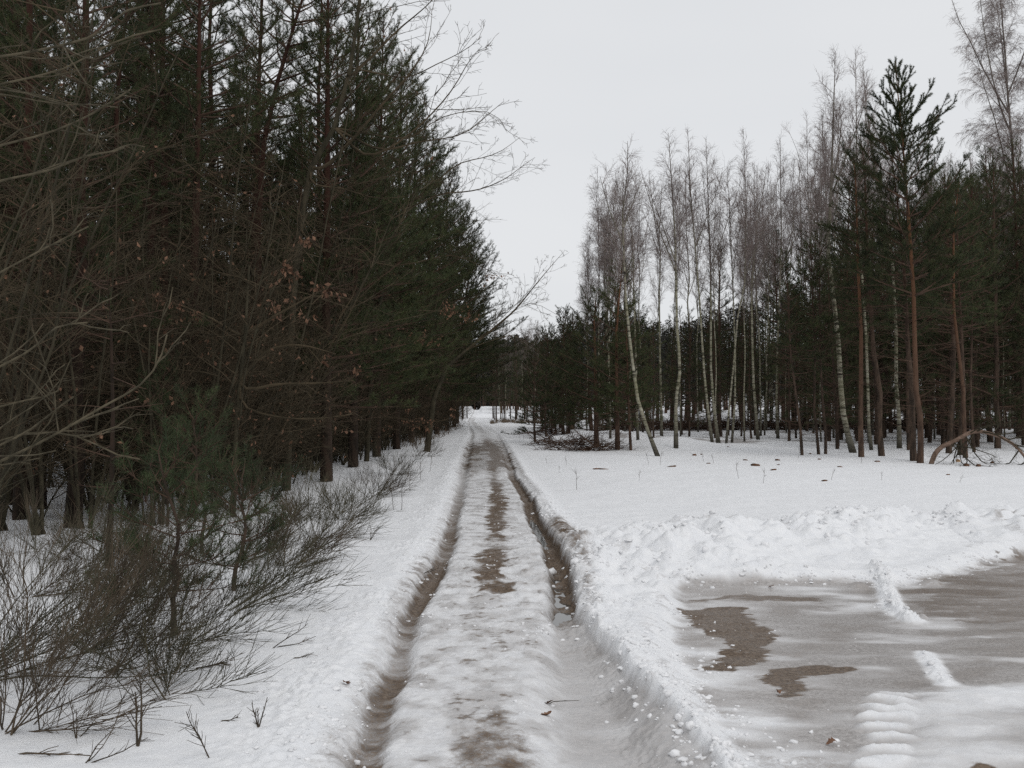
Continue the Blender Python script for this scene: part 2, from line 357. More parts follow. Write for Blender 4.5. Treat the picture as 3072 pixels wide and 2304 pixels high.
def birch_mat():
    m, nt, b = new_mat('birch_bark')
    N = nt.nodes.new; L = nt.links.new
    tc = N('ShaderNodeTexCoord'); mp = N('ShaderNodeMapping'); mp.inputs['Scale'].default_value = (3, 3, 14)
    no = N('ShaderNodeTexNoise'); no.inputs['Scale'].default_value = 1.0; no.inputs['Detail'].default_value = 3
    rp = N('ShaderNodeValToRGB'); e = rp.color_ramp.elements
    e[0].position = .36; e[0].color = (.025, .022, .018, 1); e[1].position = .45; e[1].color = (.22, .205, .15, 1)
    k = e.new(.7); k.color = (.39, .37, .295, 1)
    n2 = N('ShaderNodeTexNoise'); n2.inputs['Scale'].default_value = .9; n2.inputs['Detail'].default_value = 3
    mx = N('ShaderNodeMixRGB'); mx.inputs[2].default_value = (.17, .165, .09, 1)
    r2 = N('ShaderNodeMapRange'); r2.inputs['From Min'].default_value = .45; r2.inputs['From Max'].default_value = .7; r2.inputs['To Max'].default_value = .7
    sp = N('ShaderNodeSeparateXYZ'); zr = N('ShaderNodeMapRange')
    zr.inputs['From Min'].default_value = .1; zr.inputs['From Max'].default_value = 1.4; zr.inputs['To Min'].default_value = .9; zr.inputs['To Max'].default_value = 0
    m2 = N('ShaderNodeMixRGB'); m2.inputs[2].default_value = (.04, .035, .028, 1)
    zt = N('ShaderNodeMapRange'); zt.inputs['From Min'].default_value = 6.0; zt.inputs['From Max'].default_value = 9.5; zt.inputs['To Max'].default_value = .85
    m3 = N('ShaderNodeMixRGB'); m3.inputs[2].default_value = (.12, .10, .088, 1)
    L(tc.outputs['Object'], mp.inputs['Vector']); L(mp.outputs['Vector'], no.inputs['Vector']); L(no.outputs['Fac'], rp.inputs['Fac'])
    L(tc.outputs['Object'], n2.inputs['Vector']); L(n2.outputs['Fac'], r2.inputs['Value']); L(r2.outputs['Result'], mx.inputs[0]); L(rp.outputs['Color'], mx.inputs[1])
    L(tc.outputs['Object'], sp.inputs[0]); L(sp.outputs['Z'], zr.inputs['Value']); L(zr.outputs['Result'], m2.inputs[0]); L(mx.outputs['Color'], m2.inputs[1])
    L(sp.outputs['Z'], zt.inputs['Value']); L(zt.outputs['Result'], m3.inputs[0]); L(m2.outputs['Color'], m3.inputs[1])
    L(m3.outputs['Color'], b.inputs['Base Color'])
    b.inputs['Roughness'].default_value = .8; b.inputs['Specular IOR Level'].default_value = .2
    return m
def leaf_mat(name, c1, c2, trans=0.0, scale=3.0, rough=.7, vary=.25):
    m, nt, b = new_mat(name)
    N = nt.nodes.new; L = nt.links.new
    tc = N('ShaderNodeTexCoord'); no = N('ShaderNodeTexNoise'); no.inputs['Scale'].default_value = scale; no.inputs['Detail'].default_value = 2
    rp = N('ShaderNodeValToRGB'); rp.color_ramp.elements[0].position = .35; rp.color_ramp.elements[1].position = .65
    rp.color_ramp.elements[0].color = (*c1, 1); rp.color_ramp.elements[1].color = (*c2, 1)
    L(tc.outputs['Object'], no.inputs['Vector']); L(no.outputs['Fac'], rp.inputs['Fac'])
    oi = N('ShaderNodeObjectInfo'); hs = N('ShaderNodeHueSaturation')
    mr2 = N('ShaderNodeMapRange'); mr2.inputs['To Min'].default_value = 1 - vary; mr2.inputs['To Max'].default_value = 1 + vary
    L(oi.outputs['Random'], mr2.inputs['Value']); L(mr2.outputs['Result'], hs.inputs['Value']); L(rp.outputs['Color'], hs.inputs['Color'])
    L(hs.outputs['Color'], b.inputs['Base Color'])
    b.inputs['Roughness'].default_value = rough; b.inputs['Specular IOR Level'].default_value = .25
    return m
M = {}
M['pine_bark'] = bark_mat('pine_bark', (.035, .026, .020), (.085, .058, .042), (9, 9, 2.5), c3=(.080, .042, .028), zlo=3, zhi=8)
M['pine_bark_red'] = bark_mat('pine_bark_red', (.055, .036, .027), (.115, .072, .050), (9, 9, 2.5), c3=(.18, .088, .048), zlo=1.5, zhi=6.0)
M['pine_bark_shaded'] = bark_mat('pine_bark_shaded', (.020, .015, .011), (.044, .029, .021), (9, 9, 2.5), c3=(.055, .026, .018), zlo=2.0, zhi=6.0)  # darker copy of pine_bark, the left wood's shade put into its colour
M['bough_bark'] = bark_mat('bough_bark', (.11, .075, .055), (.19, .13, .10), (9, 9, 9))
M['dead_twig'] = bark_mat('dead_twig', (.060, .038, .028), (.105, .066, .046), (3, 3, 3))
M['needle'] = leaf_mat('needle', (.027, .037, .015), (.058, .070, .025))
M['needle_young'] = leaf_mat('needle_young', (.022, .034, .014), (.044, .060, .023))
M['birch_bark'] = birch_mat()
M['birch_twig'] = bark_mat('birch_twig', (.17, .135, .125), (.26, .215, .20), (2, 2, 2))
M['grey_bark'] = bark_mat('grey_bark', (.032, .028, .018), (.062, .053, .034), (8, 8, 3))
M['brown_twig'] = bark_mat('brown_twig', (.042, .034, .021), (.090, .068, .042), (2, 2, 2))
M['oak_near'] = bark_mat('oak_near', (.050, .043, .028), (.105, .088, .058), (14, 14, 14))
M['oak_leaf'] = leaf_mat('oak_leaf', (.10, .052, .032), (.21, .115, .070), scale=9)
M['broom'] = bark_mat('broom', (.045, .043, .027), (.090, .080, .052), (5, 5, 5))
M['broom_brown'] = bark_mat('broom_brown', (.055, .044, .032), (.105, .080, .056), (5, 5, 5))
M['grass_dry'] = leaf_mat('grass_dry', (.10, .072, .050), (.19, .145, .10), scale=4)
M['wood_cut'] = bark_mat('wood_cut', (.30, .18, .10), (.42, .27, .15), (20, 20, 20))

# ------------------------------------------------------------------ mesh collector
class MB:
    def __init__(s):
        s.v = []; s.f3 = []; s.f4 = []; s.n = 0; s.curves = {}
    def tube(s, pts, rad, k=4):
        pts = np.asarray(pts, float)
        rad = np.broadcast_to(np.asarray(rad, float), (len(pts),))
        s.curves.setdefault((len(pts), k), []).append((pts, rad))
    def tris(s, V):         # (m,3,3)
        m = len(V)
        if m == 0: return
        s.v.append(V.reshape(-1, 3)); s.f3.append(np.arange(m * 3).reshape(-1, 3) + s.n); s.n += m * 3
    def quads(s, V):
        m = len(V)
        if m == 0: return
        s.v.append(V.reshape(-1, 3)); s.f4.append(np.arange(m * 4).reshape(-1, 4) + s.n); s.n += m * 4
    def mesh(s, V, f3=None, f4=None):
        V = np.asarray(V, float); s.v.append(V)
        if f3 is not None and len(f3): s.f3.append(np.asarray(f3) + s.n)
        if f4 is not None and len(f4): s.f4.append(np.asarray(f4) + s.n)
        s.n += len(V)
    def flush(s):
        for (n, k), lst in s.curves.items():
            P = np.stack([a for a, b in lst]); R = np.stack([b for a, b in lst])
            m = len(P)
            T = np.empty_like(P); T[:, 1:-1] = P[:, 2:] - P[:, :-2]; T[:, 0] = P[:, 1] - P[:, 0]; T[:, -1] = P[:, -1] - P[:, -2]
            T /= np.linalg.norm(T, axis=2, keepdims=True) + 1e-9
            A = P[:, -1] - P[:, 0]; A /= np.linalg.norm(A, axis=1, keepdims=True) + 1e-9
            ref = np.where(np.abs(A[:, 2:3]) < .8, np.array([[0, 0, 1.]]), np.array([[1., 0, 0]]))
            ref = np.repeat(ref[:, None, :], n, axis=1)
            U = np.cross(T, ref); U /= np.linalg.norm(U, axis=2, keepdims=True) + 1e-9
            W = np.cross(T, U)
            ang = np.arange(k) * 2 * PI / k
            V = P[:, :, None, :] + R[:, :, None, None] * (U[:, :, None, :] * np.cos(ang)[None, None, :, None] + W[:, :, None, :] * np.sin(ang)[None, None, :, None])
            V = V.reshape(-1, 3)
            i = np.arange(m)[:, None, None] * (n * k) + np.arange(n - 1)[None, :, None] * k
            j = np.arange(k)[None, None, :]; j2 = (j + 1) % k
            Fq = np.stack([i + j, i + j2, i + k + j2, i + k + j], axis=3).reshape(-1, 4)
            s.v.append(V); s.f4.append(Fq + s.n); s.n += len(V)
        s.curves = {}
    def data(s, name, mat, smooth=True, origin=None):
        s.flush()
        me = bpy.data.meshes.new(name)
        if not s.v: return me
        V = np.concatenate(s.v)
        if origin is not None: V = V - np.asarray(origin)
        f3 = np.concatenate(s.f3) if s.f3 else np.zeros((0, 3), int)
        f4 = np.concatenate(s.f4) if s.f4 else np.zeros((0, 4), int)
        me.vertices.add(len(V)); me.vertices.foreach_set('co', V.astype(np.float32).ravel())
        me.loops.add(f3.size + f4.size); me.loops.foreach_set('vertex_index', np.concatenate([f3.ravel(), f4.ravel()]).astype(np.int32))
        me.polygons.add(len(f3) + len(f4))
        st = np.concatenate([np.arange(len(f3)) * 3, f3.size + np.arange(len(f4)) * 4]).astype(np.int32)
        me.polygons.foreach_set('loop_start', st)
        if smooth: me.polygons.foreach_set('use_smooth', np.ones(len(st), bool))
        me.update(calc_edges=True)
        me.materials.append(mat)
        return me
def link(name, me, parent=None):
    o = bpy.data.objects.new(name, me); COL.objects.link(o)
    if parent is not None: o.parent = parent
    return o
def tag(o, label=None, cat=None, group=None, kind=None):
    if label: o['label'] = label
    if cat: o['category'] = cat
    if group: o['group'] = group
    if kind: o['kind'] = kind
    return o
def thing(name, loc, label, cat, group=None, rz=0.0):
    o = bpy.data.objects.new(name, None); COL.objects.link(o)
    o.location = loc; o.rotation_euler = (0, 0, rz); o.empty_display_size = .2
    return tag(o, label, cat, group)
def copy_tree(root, loc, rz, sc, label, group):
    r = root.copy(); COL.objects.link(r); r.location = loc; r.rotation_euler = (0, 0, rz); r.scale = sc
    r['label'] = label
    if group: r['group'] = group
    elif 'group' in r: del r['group']
    for ch in root.children:
        c = ch.copy(); COL.objects.link(c); c.parent = r
    return r

# ------------------------------------------------------------------ growing things
def nrm(v):
    v = np.asarray(v, float); return v / (np.linalg.norm(v) + 1e-9)
def limb(rng, p, d, L, n, up=0.0, wig=.1):
    pts = [np.array(p, float)]; d = nrm(d); st = L / (n - 1)
    for i in range(n - 1):
        d = d + rng.normal(0, wig, 3); d[2] += up; d = nrm(d)
        pts.append(pts[-1] + d * st)
    return np.array(pts)
def along(P, t):
    """point and direction at fraction t of a polyline"""
    k = t * (len(P) - 1); i = min(int(k), len(P) - 2); f = k - i
    return P[i] * (1 - f) + P[i + 1] * f, nrm(P[i + 1] - P[i])
def side_dir(rng, d, ang, az=None):
    d = nrm(d); a = np.cross(d, [0, 0, 1.0])
    if np.linalg.norm(a) < .1: a = np.cross(d, [1.0, 0, 0])
    a = nrm(a); b = np.cross(d, a)
    az = rng.uniform(0, 2 * PI) if az is None else az
    return nrm(d * math.cos(ang) + (a * math.cos(az) + b * math.sin(az)) * math.sin(ang))
class Needles:
    """collects needled shoots, expands them in one go"""
    def __init__(s): s.a = []; s.b = []
    def add(s, a, b): s.a.append(a); s.b.append(b)
    def build(s, rng, mb, per_m=150, ln=.065, w=.0035):
        if not s.a: return
        A = np.array(s.a); B = np.array(s.b); D = B - A; Ls = np.linalg.norm(D, axis=1)
        cnt = np.maximum(6, (Ls * per_m)).astype(int)
        idx = np.repeat(np.arange(len(A)), cnt); m = len(idx)
        t = rng.uniform(0, 1, m)[:, None]
        d = D[idx] / (Ls[idx][:, None] + 1e-9)
        base = A[idx] + D[idx] * t
        r = rng.normal(0, 1, (m, 3)); r -= d * (r * d).sum(1, keepdims=True); r /= np.linalg.norm(r, axis=1, keepdims=True) + 1e-9
        sp = rng.uniform(.45, 1.0, m)[:, None]
        dirn = d * (1.05 - .55 * sp) + r * sp; dirn /= np.linalg.norm(dirn, axis=1, keepdims=True)
        l = ln * rng.uniform(.7, 1.2, m)[:, None]
        sdv = np.cross(dirn, rng.normal(0, 1, (m, 3))); sdv /= np.linalg.norm(sdv, axis=1, keepdims=True) + 1e-9
        mb.tris(np.stack([base - sdv * w, base + sdv * w, base + dirn * l], axis=1))

def grow_pine(seed, H=11., path=None, r0=.10, cb=.45, cr=1.9, live_low=False, open_top=False, dens=1.0, nlen=.065, dead=1.0, side=0., nw=.0035, per_m=150, bark='pine_bark', wsp=.42):
    """returns meshes (trunk, branchwork, foliage); path = trunk polyline relative to its foot"""
    rng = np.random.default_rng(seed)
    tr, br, nd = MB(), MB(), Needles()
    if path is None:
        n = 12; zz = np.linspace(0, H, n)
        wx = np.cumsum(rng.normal(0, .035, n)); wy = np.cumsum(rng.normal(0, .035, n)); wx -= wx[0]; wy -= wy[0]
        path = np.stack([wx, wy, zz], axis=1)
    else:
        path = np.array(path, float); H = path[-1, 2]
    path[0, 2] -= .15
    hz = np.clip(path[:, 2] / H, 0, 1)
    rad = r0 * (1 - hz) ** (1.0 if open_top else .85) * .92 + min(.010, r0 * .12)
    rad[0] *= 1.18
    tr.tube(path, rad, 8)
    def tp(z):
        return np.array([np.interp(z, path[:, 2], path[:, 0]), np.interp(z, path[:, 2], path[:, 1]), z])
    # leader
    nd.add(tp(H - .5), tp(H) + np.array([0, 0, .12]))
    z = cb * H
    wk = 0
    if open_top:
        for zt, Lt, nbt, elt in ((.38, .42, 4, 62), (.95, .85, 6, 52), (1.5, 1.15, 6, 46), (1.95, 1.35, 7, 36), (2.3, 1.6, 7, 26), (2.65, 1.75, 7, 18)):
            a0 = rng.uniform(0, 2 * PI)
            for k in range(nbt):
                az = a0 + k * 2 * PI / nbt + rng.normal(0, .2); el = math.radians(elt + rng.normal(0, 6)); L = Lt * rng.uniform(.7, 1.15)
                P = limb(rng, tp(H - zt), [math.cos(az) * math.cos(el), math.sin(az) * math.cos(el), math.sin(el)], L, 5, up=.10, wig=.05)
                br.tube(P, np.linspace(.014, .005, 5), 3)
                for q in range(4):
                    nd.add(P[q], P[q + 1]); nd.add(P[q], P[q + 1])
                for q in range(int(L * 5)):
                    p, dd = along(P, rng.uniform(.3, .95)); e = side_dir(rng, dd, .6); e[2] += .3
                    ll = rng.uniform(.15, .42) * min(1, L); nd.add(p, p + nrm(e) * ll); nd.add(p, p + nrm(e) * ll)
        for q in range(6): nd.add(tp(H - .1 * q - .1), tp(H - .1 * q))
        zstop = H - 2.8
    else: zstop = H - .25
    while z < zstop:
        f = (z - cb * H) / (H - cb * H)          # 0 crown base, 1 top
        if open_top:
            Lb = cr * 1.15 * (1 - f) ** .7 * (1.0 if f > .2 else .7 + 1.5 * f) + .42
        else:
            Lb = cr * min(1, (1 - f) ** .62 * 1.05) * (.65 + .35 * min(1, f * 4)) + .2
        nb = rng.integers(4, 7)
        a0 = rng.uniform(0, 2 * PI)
        for k in range(nb):
            az = a0 + k * 2 * PI / nb + rng.normal(0, .25)
            L = Lb * rng.uniform(.6, 1.15)
            L *= 1 + side * math.cos(az)
            if rng.random() < .12: continue
            el = math.radians((2 + 52 * f ** 1.5) if not open_top else (8 + 50 * f)) + rng.normal(0, .12)
            d = np.array([math.cos(az) * math.cos(el), math.sin(az) * math.cos(el), math.sin(el)])
            nseg = 5
            P = limb(rng, tp(z + rng.normal(0, .04)), d, L, nseg, up=.07 + .08 * f, wig=.07)
            br.tube(P, np.linspace((.010 + .010 * L) * min(1, r0 / .05), .004 * min(1, r0 / .04), nseg), 3)
            # side branchlets, needles on the outer part
            ns = max(2, int(L * 7 * dens))
            if open_top and f > .90:
                ns = int(L * 2.4)
                for q in range(1, nseg - 1): nd.add(P[q], P[q + 1])
            for q in range(ns):
                t = rng.uniform(.22, 1.0)
                p, dd = along(P, t)
                ll = (.16 + .42 * L * (1.05 - t) * .55) * rng.uniform(.6, 1.2)
                sdv = side_dir(rng, dd, rng.uniform(.5, .95)); sdv[2] = sdv[2] * .6 + .28
                B = limb(rng, p, sdv, ll, 3, up=.14, wig=.06)
                br.tube(B, [.005, .004, .002], 3)
                nd.add(B[0] * .6 + B[1] * .4, B[2])
                if ll > .3:
                    for _ in range(2):
                        p2, d2 = along(B, rng.uniform(.35, .9))
                        s2 = side_dir(rng, d2, .7); s2[2] += .25
                        e = p2 + nrm(s2) * rng.uniform(.10, .2)
                        nd.add(p2, e)
            nd.add(P[-2], P[-1] + (P[-1] - P[-2]) * .2)
        z += wsp * rng.uniform(.8, 1.2) * (1 if f < .55 or not open_top else 1.75)
        wk += 1
    # dead lower branches
    z = .10 * H
    while z < cb * H + .1 * H:
        for k in range(rng.integers(2, 5)):
            if rng.random() > dead: continue
            az = rng.uniform(0, 2 * PI); L = rng.uniform(.3, 1.5) * min(1, cr / 1.5) * (.5 + z / (cb * H + .1))
            P = limb(rng, tp(z + rng.uniform(-.15, .15)), [math.cos(az), math.sin(az), rng.uniform(-.1, .25)], L, 4, up=.02, wig=.12)
            br.tube(P, np.linspace(.010, .003, 4), 3)
            for q in range(int(L * 5)):
                p, dd = along(P, rng.uniform(.25, .95))
                B = limb(rng, p, side_dir(rng, dd, .9), rng.uniform(.12, .45), 3, up=0, wig=.15)
                br.tube(B, [.004, .003, .0015], 3)
        z += .45
    fo = MB(); nd.build(rng, fo, per_m=per_m, ln=nlen, w=nw)
    return tr.data('trunk', M[bark]), br.data('branchwork', M['dead_twig']), fo.data('foliage', M['needle'], smooth=False)

def place_pine(meshes, loc, label, group=None, rz=0., sc=1., name='pine_tree'):
    t = thing(name, loc, label, 'pine tree', group, rz)
    t.scale = (sc, sc, sc)
    link('trunk', meshes[0], t); link('branchwork', meshes[1], t); link('foliage', meshes[2], t)
    return t

def grow_birch(seed, H=12., path=None, r0=.08, cb=.38, cr=1.5, weep=.0, nb=46, fine=1.0, forks=1):
    rng = np.random.default_rng(seed)
    tr, br = MB(), MB()
    if path is None:
        n = 12; zz = np.linspace(0, H, n)
        wx = np.cumsum(rng.normal(0, .07, n)); wy = np.cumsum(rng.normal(0, .07, n)); wx -= wx[0]; wy -= wy[0]
        path = np.stack([wx, wy, zz], axis=1)
    else:
        path = np.array(path, float); H = path[-1, 2]
    path[0, 2] -= .15
    hz = np.clip(path[:, 2] / H, 0, 1)
    rad = r0 * (1 - hz) ** .8 + .006; rad[0] *= 1.35
    tr.tube(path, rad, 8)
    def tp(z):
        return np.array([np.interp(z, path[:, 2], path[:, 0]), np.interp(z, path[:, 2], path[:, 1]), z])
    stems = []
    for k in range(forks):
        z = H * rng.uniform(cb, cb + .25); az = rng.uniform(0, 2 * PI)
        L = (H - z) * rng.uniform(.6, .85)
        P = limb(rng, tp(z), [math.cos(az) * .45, math.sin(az) * .45, 1], L, 7, up=.06, wig=.05)
        tr.tube(P, np.linspace(r0 * .45, .006, 7), 5)
        stems.append((P, L))
    tk = 1.35 if cr > 3 else .95
    def twigs(P, L, depth, ts=1.0):
        ns = int(max(3, L * 9 * fine))
        for q in range(ns):
            t = rng.uniform(.15, 1.0)
            p, dd = along(P, t)
            ll = rng.uniform(.25, .7) * (1.0 if depth else .8) * ts
            s = side_dir(rng, dd, rng.uniform(.45, .9))
            s[2] += .15 - weep * .6
            B = limb(rng, p, s, ll, 4, up=.03 - weep * .22, wig=.12)
            br.tube(B, np.array([.0042, .0035, .0028, .0018]) * tk, 3)
            for _ in range(2):
                p2, d2 = along(B, rng.uniform(.2, .9))
                C = limb(rng, p2, side_dir(rng, d2, .7), rng.uniform(.12, .35), 3, up=.03 - weep * .3, wig=.12)
                br.tube(C, np.array([.0030, .0024, .0016]) * tk, 3)
    for k in range(nb):
        f = (k + rng.random()) / nb
        z = H * (cb + (1 - cb) * f * .985)
        az = rng.uniform(0, 2 * PI)
        L = cr * (1.0 - f) ** .6 * (.55 + .45 * min(1, f * 4)) * rng.uniform(.6, 1.2) + .14
        el = math.radians(rng.uniform(38, 62) + 14 * f)
        if stems and rng.random() < .3:
            S, SL = stems[rng.integers(len(stems))]; p0, _ = along(S, rng.uniform(.2, .95)); L *= .6
        else:
            p0 = tp(z)
        P = limb(rng, p0, [math.cos(az) * math.cos(el), math.sin(az) * math.cos(el), math.sin(el)], L, 6, up=.05 - weep * .07, wig=.08)
        br.tube(P, np.linspace(.006 + .006 * L, .003, 6), 3)
        ts = min(1, .30 + (1 - f) * 2.4)
        twigs(P, L, 1, ts)
        for q in range(int(L * 2.5)):
            p, dd = along(P, rng.uniform(.2, .8))
            L2 = L * rng.uniform(.25, .5)
            B = limb(rng, p, side_dir(rng, dd, .6), L2, 5, up=.05 - weep * .25, wig=.1)
            br.tube(B, np.linspace(.006, .0025, 5), 3)
            twigs(B, L2, 0, ts)
    return tr.data('trunk', M['birch_bark']), br.data('crown', M['birch_twig'])
def place_birch(meshes, loc, label, group=None, rz=0., sc=1.):
    t = thing('birch_tree', loc, label, 'birch tree', group, rz); t.scale = (sc, sc, sc)
    link('trunk', meshes[0], t); link('crown', meshes[1], t)
    return t

def leaf_quads(rng, C, size=.09, droop=.7):
    """oak leaves: each a lobed blade of two bent quads hanging from a twig point"""
    m = len(C)
    if m == 0: return np.zeros((0, 4, 3))
    d = rng.normal(0, 1, (m, 3)); d[:, 2] -= droop * 1.6; d /= np.linalg.norm(d, axis=1, keepdims=True)
    s = np.cross(d, rng.normal(0, 1, (m, 3))); s /= np.linalg.norm(s, axis=1, keepdims=True)
    nn = np.cross(d, s)
    L = size * rng.uniform(.7, 1.3, m)[:, None]; W = L * .28
    a = C; b1 = C + d * L * .55 + s * W + nn * L * .12; c = C + d * L; b2 = C + d * L * .55 - s * W + nn * L * .12
    return np.stack([a, b1, c, b2], axis=1)
def ramify(rng, mb, P, L, level, r, tips, up=.02, wig=.16, maxlev=3, dens=4.5, ratio=.5, amin=.5, amax=1.0, kmin=.0022, t0=.15):
    """side shoots on a limb polyline, recursively"""
    ns = max(2, int(dens * (L ** .7) * (1.3 if level == maxlev else 1)))
    for q in range(ns):
        t = rng.uniform(t0, 1.0)
        p, dd = along(P, t)
        l2 = L * ratio * (1.15 - .7 * t) * rng.uniform(.5, 1.2)
        l2 = max(l2, .10)
        n = 4 if level < maxlev else 3
        B = limb(rng, p, side_dir(rng, dd, rng.uniform(amin, amax)), l2, n, up=up, wig=wig)
        r2 = max(r * .5, kmin)
        mb.tube(B, np.linspace(r2, max(r2 * .45, kmin * .7), n), 3)
        if level < maxlev: ramify(rng, mb, B, l2, level + 1, r2, tips, up, wig, maxlev, dens, ratio, amin, amax, kmin)
        tips.append(B[-1]); tips.append(B[1])
def grow_thicket(seed, H=6., stems=5, spread=.9, r0=.03, leafy=0., maxlev=2, dens=6.5, kmin=.003):
    """bare understorey tree of several stems"""
    rng = np.random.default_rng(seed)
    tr, br, tips = MB(), MB(), []
    for k in range(stems):
        az = rng.uniform(0, 2 * PI); h = H * rng.uniform(.6, 1.0)
        P = limb(rng, [rng.normal(0, .08), rng.normal(0, .08), -.1], [math.cos(az) * .25 * spread, math.sin(az) * .25 * spread, 1], h, 8, up=.02, wig=.07)
        tr.tube(P, np.linspace(r0 * rng.uniform(.6, 1), .005, 8), 5)
        nb = int(h * 3.2)
        for q in range(nb):
            t = rng.uniform(.12, .98); p, dd = along(P, t)
            az2 = rng.uniform(0, 2 * PI); L = rng.uniform(.5, 1.5) * spread * (1.15 - .6 * t)
            B = limb(rng, p, [math.cos(az2), math.sin(az2), rng.uniform(.15, .9)], L, 5, up=.03, wig=.13)
            br.tube(B, np.linspace(.009, .004, 5), 3)
            ramify(rng, br, B, L, 2 if maxlev == 2 else 1, .006, tips, maxlev=maxlev, dens=dens, kmin=kmin)
    out = [tr.data('trunk', M['grey_bark']), br.data('crown', M['brown_twig'])]
    if leafy > 0:
        C = np.array(tips); C = C[rng.random(len(C)) < leafy * 3 * fbm(C[:, 0] * 1.6 + 9, C[:, 2] * 1.6, seed, 2) ** 3 * 3]
        lf = MB(); lf.quads(leaf_quads(rng, C, .075)); out.append(lf.data('dead_leaves', M['oak_leaf'], smooth=False))
    return out
def place_bare(meshes, loc, label, group=None, rz=0., sc=1., name='bare_tree', cat='bare tree'):
    t = thing(name, loc, label, cat, group, rz); t.scale = (sc, sc, sc)
    for nme, me in zip(('trunk', 'crown', 'dead_leaves'), meshes):
        if len(me.vertices): link(nme, me, t)
    return t

def path_from_pixels(pts, d, foot):
    """trunk polyline through photograph pixels, standing at distance d, relative to its foot"""
    rng = np.random.default_rng(int(pts[0][0]))
    P = np.array([at_d(a, b, d) for a, b in pts]) - np.array(foot)
    P[:, 1] = np.cumsum(rng.normal(0, .06, len(P))); P[0] = (0, 0, 0)
    return P

# ================================================================== GROUND
def build_ground():
    def graded(lo, hi, fine_lo, fine_hi, st, g):
        a = [fine_lo]; s = st
        c = list(np.arange(fine_lo, fine_hi, st))
        left = []; x = fine_lo; s = st
        while x > lo: s *= g; x -= s; left.append(x)
        right = []; x = c[-1]; s = st
        while x < hi: s *= g; x += s; right.append(x)
        return np.array(left[::-1] + c + right)
    xs = graded(-420, 420, -3.2, 5.6, .0125, 1.035)
    ys = [3.4]; 
    while ys[-1] < 900:
        d = ys[-1]; ys.append(d + min(max(.0125, .0010 * d ** 1.35), 25))
    ys = np.array([-60, -20, -5, 0, 2, 3.0] + ys)
    X, Y = np.meshgrid(xs, ys)
    Z, dirt, ice = ground(X.ravel(), Y.ravel(), True)
    n, m = len(ys), len(xs)
    Xr, Yr = X.ravel(), Y.ravel()
    rough = np.clip(1.15 - Yr / 26, 0, 1) * (1 - .85 * np.clip(ice - .45, 0, .5) * 2)
    V = np.stack([Xr + rough * (.032 * (fbm(Xr * 17, Yr * 17, 201, 3) - .5) + .022 * (vnoise(Xr * 8, Yr * 8, 205) - .5)),
                  Yr + rough * (.032 * (fbm(Xr * 17, Yr * 17, 203, 3) - .5) + .022 * (vnoise(Xr * 8, Yr * 8, 206) - .5)), Z], axis=1)
    i = np.arange(n - 1)[:, None] * m + np.arange(m - 1)[None, :]
    Fq = np.stack([i, i + 1, i + m + 1, i + m], axis=2).reshape(-1, 4)
    mb = MB(); mb.mesh(V, f4=Fq)
    mt, nt, b = new_mat('snow_ground')
    me = mb.data('snow_ground', mt)
    a = me.attributes.new('dirt', 'FLOAT', 'POINT'); a.data.foreach_set('value', dirt.astype(np.float32))
    a = me.attributes.new('ice', 'FLOAT', 'POINT'); a.data.foreach_set('value', ice.astype(np.float32))
    N = nt.nodes.new; L = nt.links.new
    def math_(op, a_, b_=None, clamp=False):
        q = N('ShaderNodeMath'); q.operation = op; q.use_clamp = clamp
        for k, v in enumerate((a_, b_)):
            if v is None: continue
            if isinstance(v, (int, float)): q.inputs[k].default_value = v
            else: L(v, q.inputs[k])
        return q.outputs[0]
    def noise(scale, detail, sc=(1, 1, 1), rough=.5):
        tc = N('ShaderNodeTexCoord'); mp = N('ShaderNodeMapping'); mp.inputs['Scale'].default_value = sc
        no = N('ShaderNodeTexNoise'); no.inputs['Scale'].default_value = scale; no.inputs['Detail'].default_value = detail; no.inputs['Roughness'].default_value = rough
        L(tc.outputs['Object'], mp.inputs['Vector']); L(mp.outputs['Vector'], no.inputs['Vector'])
        return no.outputs['Fac']
    def mr(v, a0, a1, b0=0., b1=1.):
        q = N('ShaderNodeMapRange'); q.interpolation_type = 'SMOOTHSTEP'
        q.inputs['From Min'].default_value = a0; q.inputs['From Max'].default_value = a1; q.inputs['To Min'].default_value = b0; q.inputs['To Max'].default_value = b1
        L(v, q.inputs['Value']); return q.outputs['Result']
    def mix(f, c1, c2):
        q = N('ShaderNodeMixRGB')
        if isinstance(f, (int, float)): q.inputs[0].default_value = f
        else: L(f, q.inputs[0])
        for k, c in ((1, c1), (2, c2)):
            if isinstance(c, tuple): q.inputs[k].default_value = (*c, 1)
            else: L(c, q.inputs[k])
        return q.outputs['Color']
    ad = N('ShaderNodeAttribute'); ad.attribute_name = 'dirt'
    ai = N('ShaderNodeAttribute'); ai.attribute_name = 'ice'
    nf = noise(38, 5, rough=.65); ng = noise(9, 4); nh = noise(140, 3, rough=.7)
    snow = mix(mr(ng, .3, .7), (.80, .81, .83), (.86, .865, .875))
    icec = mix(mr(nf, .3, .7), (.28, .262, .25), (.48, .458, .445))
    iv = mr(math_('ADD', ai.outputs['Fac'], math_('MULTIPLY', math_('SUBTRACT', nf, .5), .5)), .10, .85)
    c = mix(iv, snow, icec)
    brown = mix(mr(nf, .3, .68), (.060, .040, .027), (.175, .128, .090))
    dv = mr(math_('ADD', ad.outputs['Fac'], math_('MULTIPLY', math_('SUBTRACT', math_('ADD', math_('MULTIPLY', nf, .6), math_('MULTIPLY', nh, .4)), .5), 1.1)), .18, .92)
    c = mix(dv, c, brown)
    grit = math_('MULTIPLY', mr(noise(70, 4, rough=.8), .56, .66), math_('MULTIPLY', iv, .35))
    c = mix(grit, c, (.13, .10, .075))
    # scattered bits of bark and needles pressed into the snow
    bits = math_('MULTIPLY', mr(nh, .70, .76), mr(ng, .45, .65))
